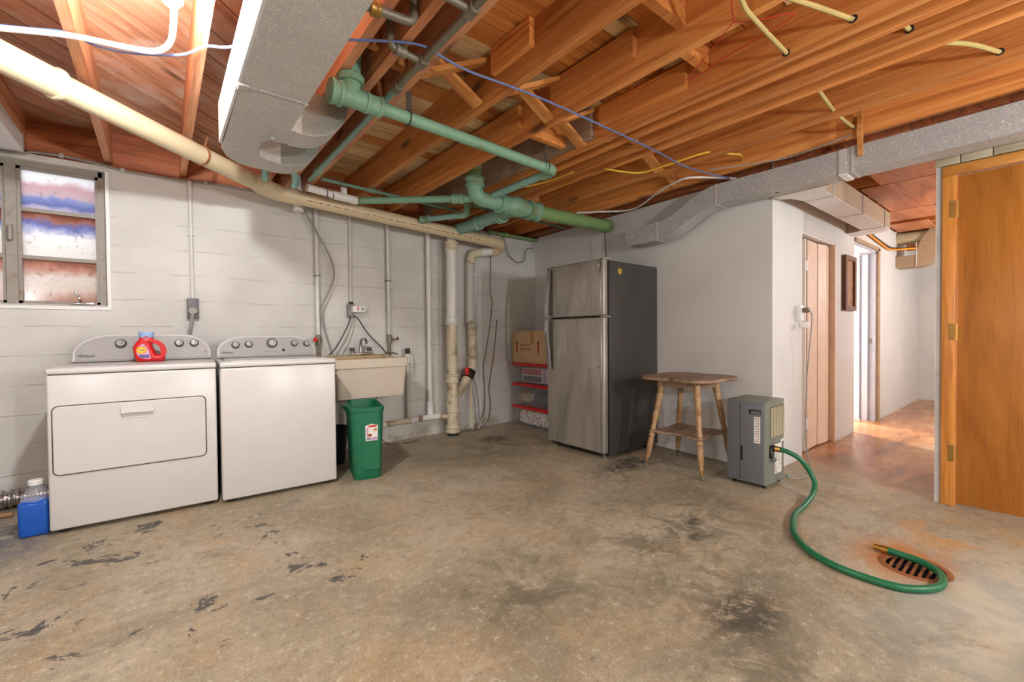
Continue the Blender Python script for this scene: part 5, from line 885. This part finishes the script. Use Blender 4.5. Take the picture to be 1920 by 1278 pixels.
cable('grey_cable', 'grey cable looping from the cleanout cap up to the galvanized wall duct', 'cable', [(3.30, 3.05, 2.285), (3.42, 2.885, 2.28), (3.60, 2.60, 2.27), (3.40, 2.2, 2.285), (3.30, 2.0, 2.289), (3.269, 1.837, 2.289), (3.40, 1.68, 2.275), (3.513, 1.577, 2.262)], .0085, 'cable_white')
cable('grey_cable', 'thin grey cable along the joist above the galvanized wall duct', 'cable', [(3.238, 1.649, 2.289), (3.35, 1.35, 2.275), (3.409, 1.171, 2.275), (3.38, .95, 2.28), (3.40, .81, 2.30)], .005, 'cable_grey')
cable('loose_wire', 'grey wire drooping in a loop at the wall corner', 'wire', [(3.20, 4.15, 2.285), (3.223, 4.15, 2.25), (3.262, 4.15, 2.1), (3.326, 4.15, 1.998), (3.443, 4.15, 1.945), (3.538, 4.15, 1.98), (3.556, 4.15, 2.068), (3.60, 4.16, 2.13), (3.70, 4.17, 2.15)], .007, 'cable_grey')
cable('hanging_cord', 'brown cord hanging down the back wall to the stack foot, hung higher', 'cord', [(3.045, 4.19, 2.25), (3.05, 4.19, 1.9), (3.04, 4.19, 1.578), (3.065, 4.19, 1.423), (3.02, 4.19, 1.109), (2.971, 4.19, .861), (2.931, 4.19, .676), (2.943, 4.185, .427), (2.93, 4.18, .2), (2.80, 4.14, .03), (2.60, 4.06, .008)], .005, 'cable_brown')
cable('hanging_cord', 'brown cord hanging from mid height of the back wall to the stack foot', 'cord', [(3.139, 4.193, 1.236), (3.087, 4.19, .857), (3.038, 4.19, .608), (3.005, 4.185, .422), (3.02, 4.18, .231), (2.97, 4.16, .07), (2.85, 4.10, .01), (2.68, 4.02, .008)], .005, 'cable_brown')
cable('vinyl_tube', 'pale vinyl tube hanging from the black coupling to the floor', 'tube', [(2.70, 4.06, .60), (2.735, 4.06, .50), (2.77, 4.07, .33), (2.79, 4.08, .15), (2.78, 4.07, .012)], .011, 'cable_grey'); cable('vinyl_tube', 'tan vinyl tube hanging close behind the stack wye', 'tube', [(2.69, 4.09, .58), (2.70, 4.10, .4), (2.705, 4.10, .2), (2.70, 4.09, .015)], .011, 'beige')
cable('grey_hose', 'grey flexible tube bowing out beside the red-valved water pipe', 'tube', [(.95, 4.14, 2.27), (1.02, 4.13, 2.13), (1.091, 4.12, 2.0), (1.157, 4.12, 1.886), (1.224, 4.12, 1.74), (1.241, 4.12, 1.597), (1.188, 4.12, 1.449), (1.137, 4.125, 1.327), (1.136, 4.125, 1.208), (1.168, 4.12, 1.065), (1.212, 4.11, .90)], .0085, 'cable_grey')
cable('fridge_wire', 'dark wire dropping from the ceiling to the refrigerator top', 'wire', [(3.50, 2.86, 2.10), (3.505, 2.85, 1.9), (3.51, 2.84, 1.70)], .005, 'cable_dark')
cable('hall_wire', 'orange and black wires drooping along the top of the hall wall', 'wire', [(5.70, 1.34, 2.20), (6.2, 1.335, 2.17), (6.8, 1.335, 2.13), (7.3, 1.33, 2.12), (7.6, 1.2, 2.14), (7.9, .8, 2.2)], .014, 'cable_dark'); cable('hall_wire', 'orange wire drooping below the black one along the hall wall', 'wire', [(5.70, 1.33, 2.175), (6.2, 1.328, 2.145), (6.8, 1.328, 2.10), (7.2, 1.32, 2.09), (7.6, 1.15, 2.13)], .011, 'orange')
do = thing('dryer_outlet', 'dark dryer outlet with round grey plug under a white conduit', 'outlet', (.20, 4.19, 1.2)); ob('outlet_box', MB().rbox(.165, .24, 4.15, 4.2, 1.21, 1.365, .006), M['plug'], do); ob('plug', MB().lathe([(.03, 0), (.032, .02), (.026, .035)], (.20, 4.15, 1.268), (0, -1, 0), 18), M['cable_grey'], do); ob('conduit', MB().cyl((.203, 4.185, 1.36), (.198, 4.185, 2.262), .0135, n=12), M['painted_pipe'], do); ob('dryer_cord', MB().tube([(.198, 4.12, 1.25), (.19, 4.13, 1.18), (.175, 4.14, 1.08), (.17, 4.15, .9)], .011, 8, 5), M['cable_grey'], do); ob('conduit_clamp', MB().box(.18, .225, 4.175, 4.2, 1.85, 1.862), M['painted_pipe'], do)
so = thing('junction_outlet', 'small outlet box with white tag above the sink under a conduit', 'outlet', (1.41, 4.18, 1.25)); ob('outlet_box', MB().rbox(1.375, 1.435, 4.15, 4.2, 1.24, 1.365, .005), M['box_grey'], so); ob('conduit', MB().cyl((1.409, 4.182, 1.36), (1.414, 4.182, 2.285), .0135, n=12), M['painted_pipe'], so); tg = ob('white_tag', MB().rbox(1.40, 1.515, 4.085, 4.15, 1.285, 1.345, .004), M['white'], so); ob('tag_print', MB().box(1.438, 1.446, 4.0835, 4.085, 1.30, 1.335).box(1.446, 1.454, 4.0835, 4.085, 1.312, 1.322), M['red'], tg); ob('tag_print', MB().lathe([(.014, 0), (.014, .001)], (1.487, 4.085, 1.315), (0, -1, 0), 14), M['paleprint'], tg); ob('connector', MB().cyl((1.41, 4.175, 1.362), (1.41, 4.178, 1.385), .02, n=12), M['black'], so)
cable('appliance_cord', 'black cord slanting from the sink outlet behind the washer', 'cord', [(1.385, 4.14, 1.25), (1.375, 4.12, 1.2), (1.324, 4.12, 1.088), (1.25, 4.10, .97), (1.213, 4.08, .93), (1.17, 4.05, .90)], .006, 'cable_dark'); cable('appliance_cord', 'grey cord hanging from the sink outlet to the sink ledge', 'cord', [(1.405, 4.14, 1.25), (1.395, 4.12, 1.18), (1.347, 4.12, 1.039), (1.28, 4.11, .94), (1.245, 4.10, .892)], .006, 'cable_grey'); cable('appliance_cord', 'dark cord running from the sink outlet to the brown-valved pipe', 'cord', [(1.425, 4.14, 1.25), (1.46, 4.12, 1.22), (1.548, 4.12, 1.087), (1.678, 4.12, .956), (1.72, 4.11, .90), (1.80, 4.12, .895), (1.85, 4.13, .88)], .006, 'cable_dark')
cable('floor_wire', 'thin dark wire trailing under the sink to the floor', 'wire', [(1.60, 4.05, .545), (1.61, 4.12, .3), (1.65, 4.14, .12), (1.72, 4.08, .006), (1.90, 4.03, .005), (2.02, 4.06, .005)], .004, 'cable_dark')
